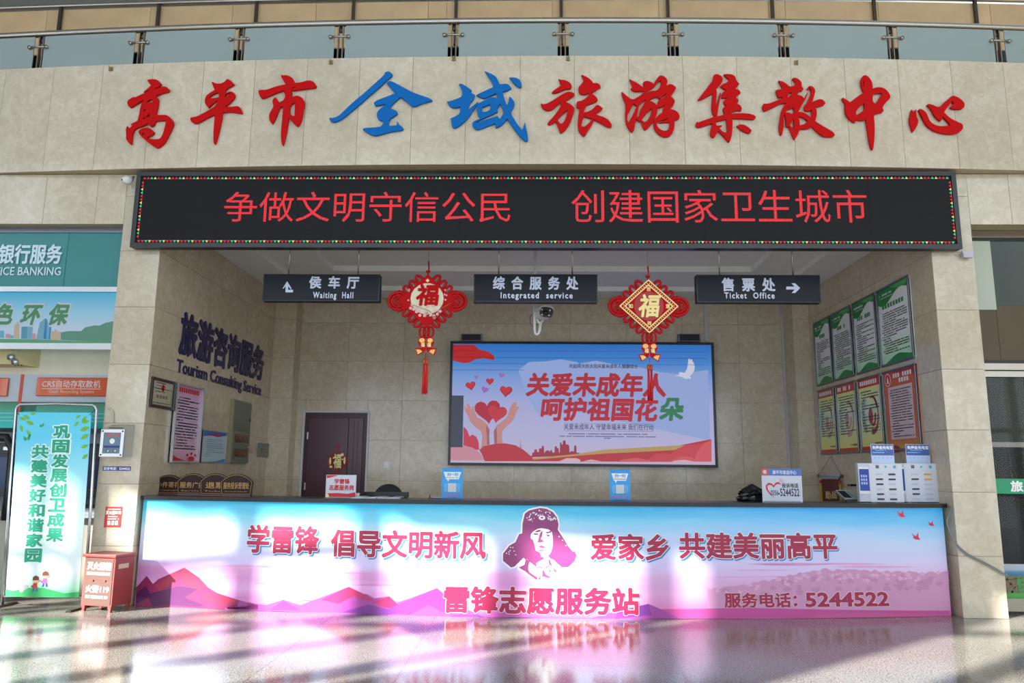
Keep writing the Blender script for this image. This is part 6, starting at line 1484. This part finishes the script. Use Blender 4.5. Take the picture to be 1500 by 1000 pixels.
# ---- right bay: glazed doors
F = Fr('Y', .3); X0, X1 = XRo+.012, 8.4
r = tag(M().fbox(F, X0, X1, 4.43, 4.52, -.08, .02).build('window_2', mat('bronze_rail', '#8C8274', .3, .7), kind='structure'), 'glazed entrance screen right of the pillar')
def wb_(nm, x0, x1, z0, z1, d0, d1, mt): return M().fbox(F, x0, x1, z0, z1, d0, d1).build(nm, mt, r)
GG = mat('grey_green_glass', '#3E4A45', .12, spec=.25); BRW = mat('brown_board', '#46361A', .35, noise=.12, ns=2)
wb_('dark_gasket', X0, X1, 4.395, 4.43, -.05, .0, BLACK)
xm = F.px(1455, 400)[0]
wb_('glass_panel', X0, X1, 3.585, 4.395, -.03, -.015, GG)
wb_('pale_strip', X0, xm, 3.53, 4.395, -.012, -.004, pm('#A9B4A4', .4))
wb_('brown_panel', xm, X1, 2.912, 3.583, -.03, -.015, BRW); wb_('brown_panel', X0, xm-.004, 2.912, 3.52, -.03, -.015, BRW)
wb_('dark_gasket', X0, X1, 2.87, 2.912, -.05, .0, BLACK); wb_('steel_rail', X0, X1, 2.79, 2.868, -.06, .03, STEEL); wb_('dark_gasket', X0, X1, 2.772, 2.79, -.05, .0, BLACK); wb_('steel_rail', X0, X1, 2.705, 2.772, -.06, .04, STEEL)
CG = mat('door_glass', '#1C2422', .03, spec=.35, alpha=.3)
for k in range(3):
    a, b = X0+1.06*k, X0+1.06*(k+1)-.012
    wb_('glass_pane', a, b, .17, 2.705, -.02, -.01, CG)
    wb_('bottom_rail', a, b, .03, .17, -.045, .01, mat('door_rail', '#8E8A7E', .35, .6))
zg0, zg1 = F.px(1485, 723)[1], F.px(1485, 701)[1]
wb_('green_band', X0, X1, zg0, zg1, -.009, -.006, pm('#129468', .4))
M().text(F, '旅', (1482, 719.5), (1497.5, 704.5), -.004, .04).build('white_character', PAPER, r)
wb_('door_poster', X0, X1, F.px(1490, 882)[1], F.px(1490, 826)[1], -.009, -.006, grad('landscape', [(0, '#2F8A3C'), (.22, '#3F9A48'), (.26, '#4A6A48'), (.5, '#6A5A48'), (.68, '#5C6A5C'), (.72, '#2E6A90'), (.8, '#4A86A8'), (.85, '#9AA8BC'), (1, '#A8B0C4')]))
q = M(); rk = random.Random(6)
for _ in range(90):
    x = rk.uniform(1474, 1500); y = rk.uniform(845, 868); s_ = rk.uniform(.7, 2.2); q.ppoly(F, [(x-s_, y), (x, y-s_), (x+s_, y), (x, y+s_)], -.005)
q.build('painted_rocks', pm('#7C6A52', .5), r, kind='stuff')
M().text(F, '快', (1491, 866), (1506, 845), -.003, .05).build('green_character', pm('#3F8A4A'), r); 
# beyond the glass
M().box(XRo, 15, 4.2, 4.3, 0, 6.2).build('wall_vestibule', mat('vestibule_wall', '#5E665F', .6, noise=.1), kind='structure')
kb = empty('ticket_kiosk', (7.0, 2.6, 0), 'dark navy kiosk behind the glass at the right edge', 'kiosk')
M().box(6.1, 8.2, 2.4, 3.2, 0, 1.95).build('body', mat('kiosk_navy', '#1D2A3C', .4), kb); M().box(6.05, 8.25, 2.3, 3.25, 1.95, 2.02).build('top', ALU, kb)
for k in range(5): M().box(6.2+.35*k, 6.42+.35*k, 2.38, 2.4, 1.1, 1.85).build('grille_panel', mat('kiosk_grille', '#101820', .4), kb)
cu = M(); 
for k in range(14): cu.tube([(6.0+.09*k, 3.6+.03*(k % 2), .02), (6.0+.09*k, 3.6+.03*(k % 2), 3.0)], .05, 6)
cu.build('pale_curtain', mat('pale_curtain', '#9AA4A8', .7), None, 'pale gathered curtain above the navy kiosk behind the glass', 'curtain')
for k, (x, l) in enumerate(((6.12, 'slim steel post just behind the glass door, next to pillar'), (6.75, 'slim steel post behind the glass at the photo edge'))):
    r = empty('rope_post', (x, 1.6, 0), l, 'post', 'steel posts behind the glass doors')
    M().tube([(x, 1.6, .02), (x, 1.6, 3.4)], .035, 10).build('post', ALU, r); M().tube([(x, 1.6, 0), (x, 1.6, .02)], .16, 16).build('base', ALU, r)
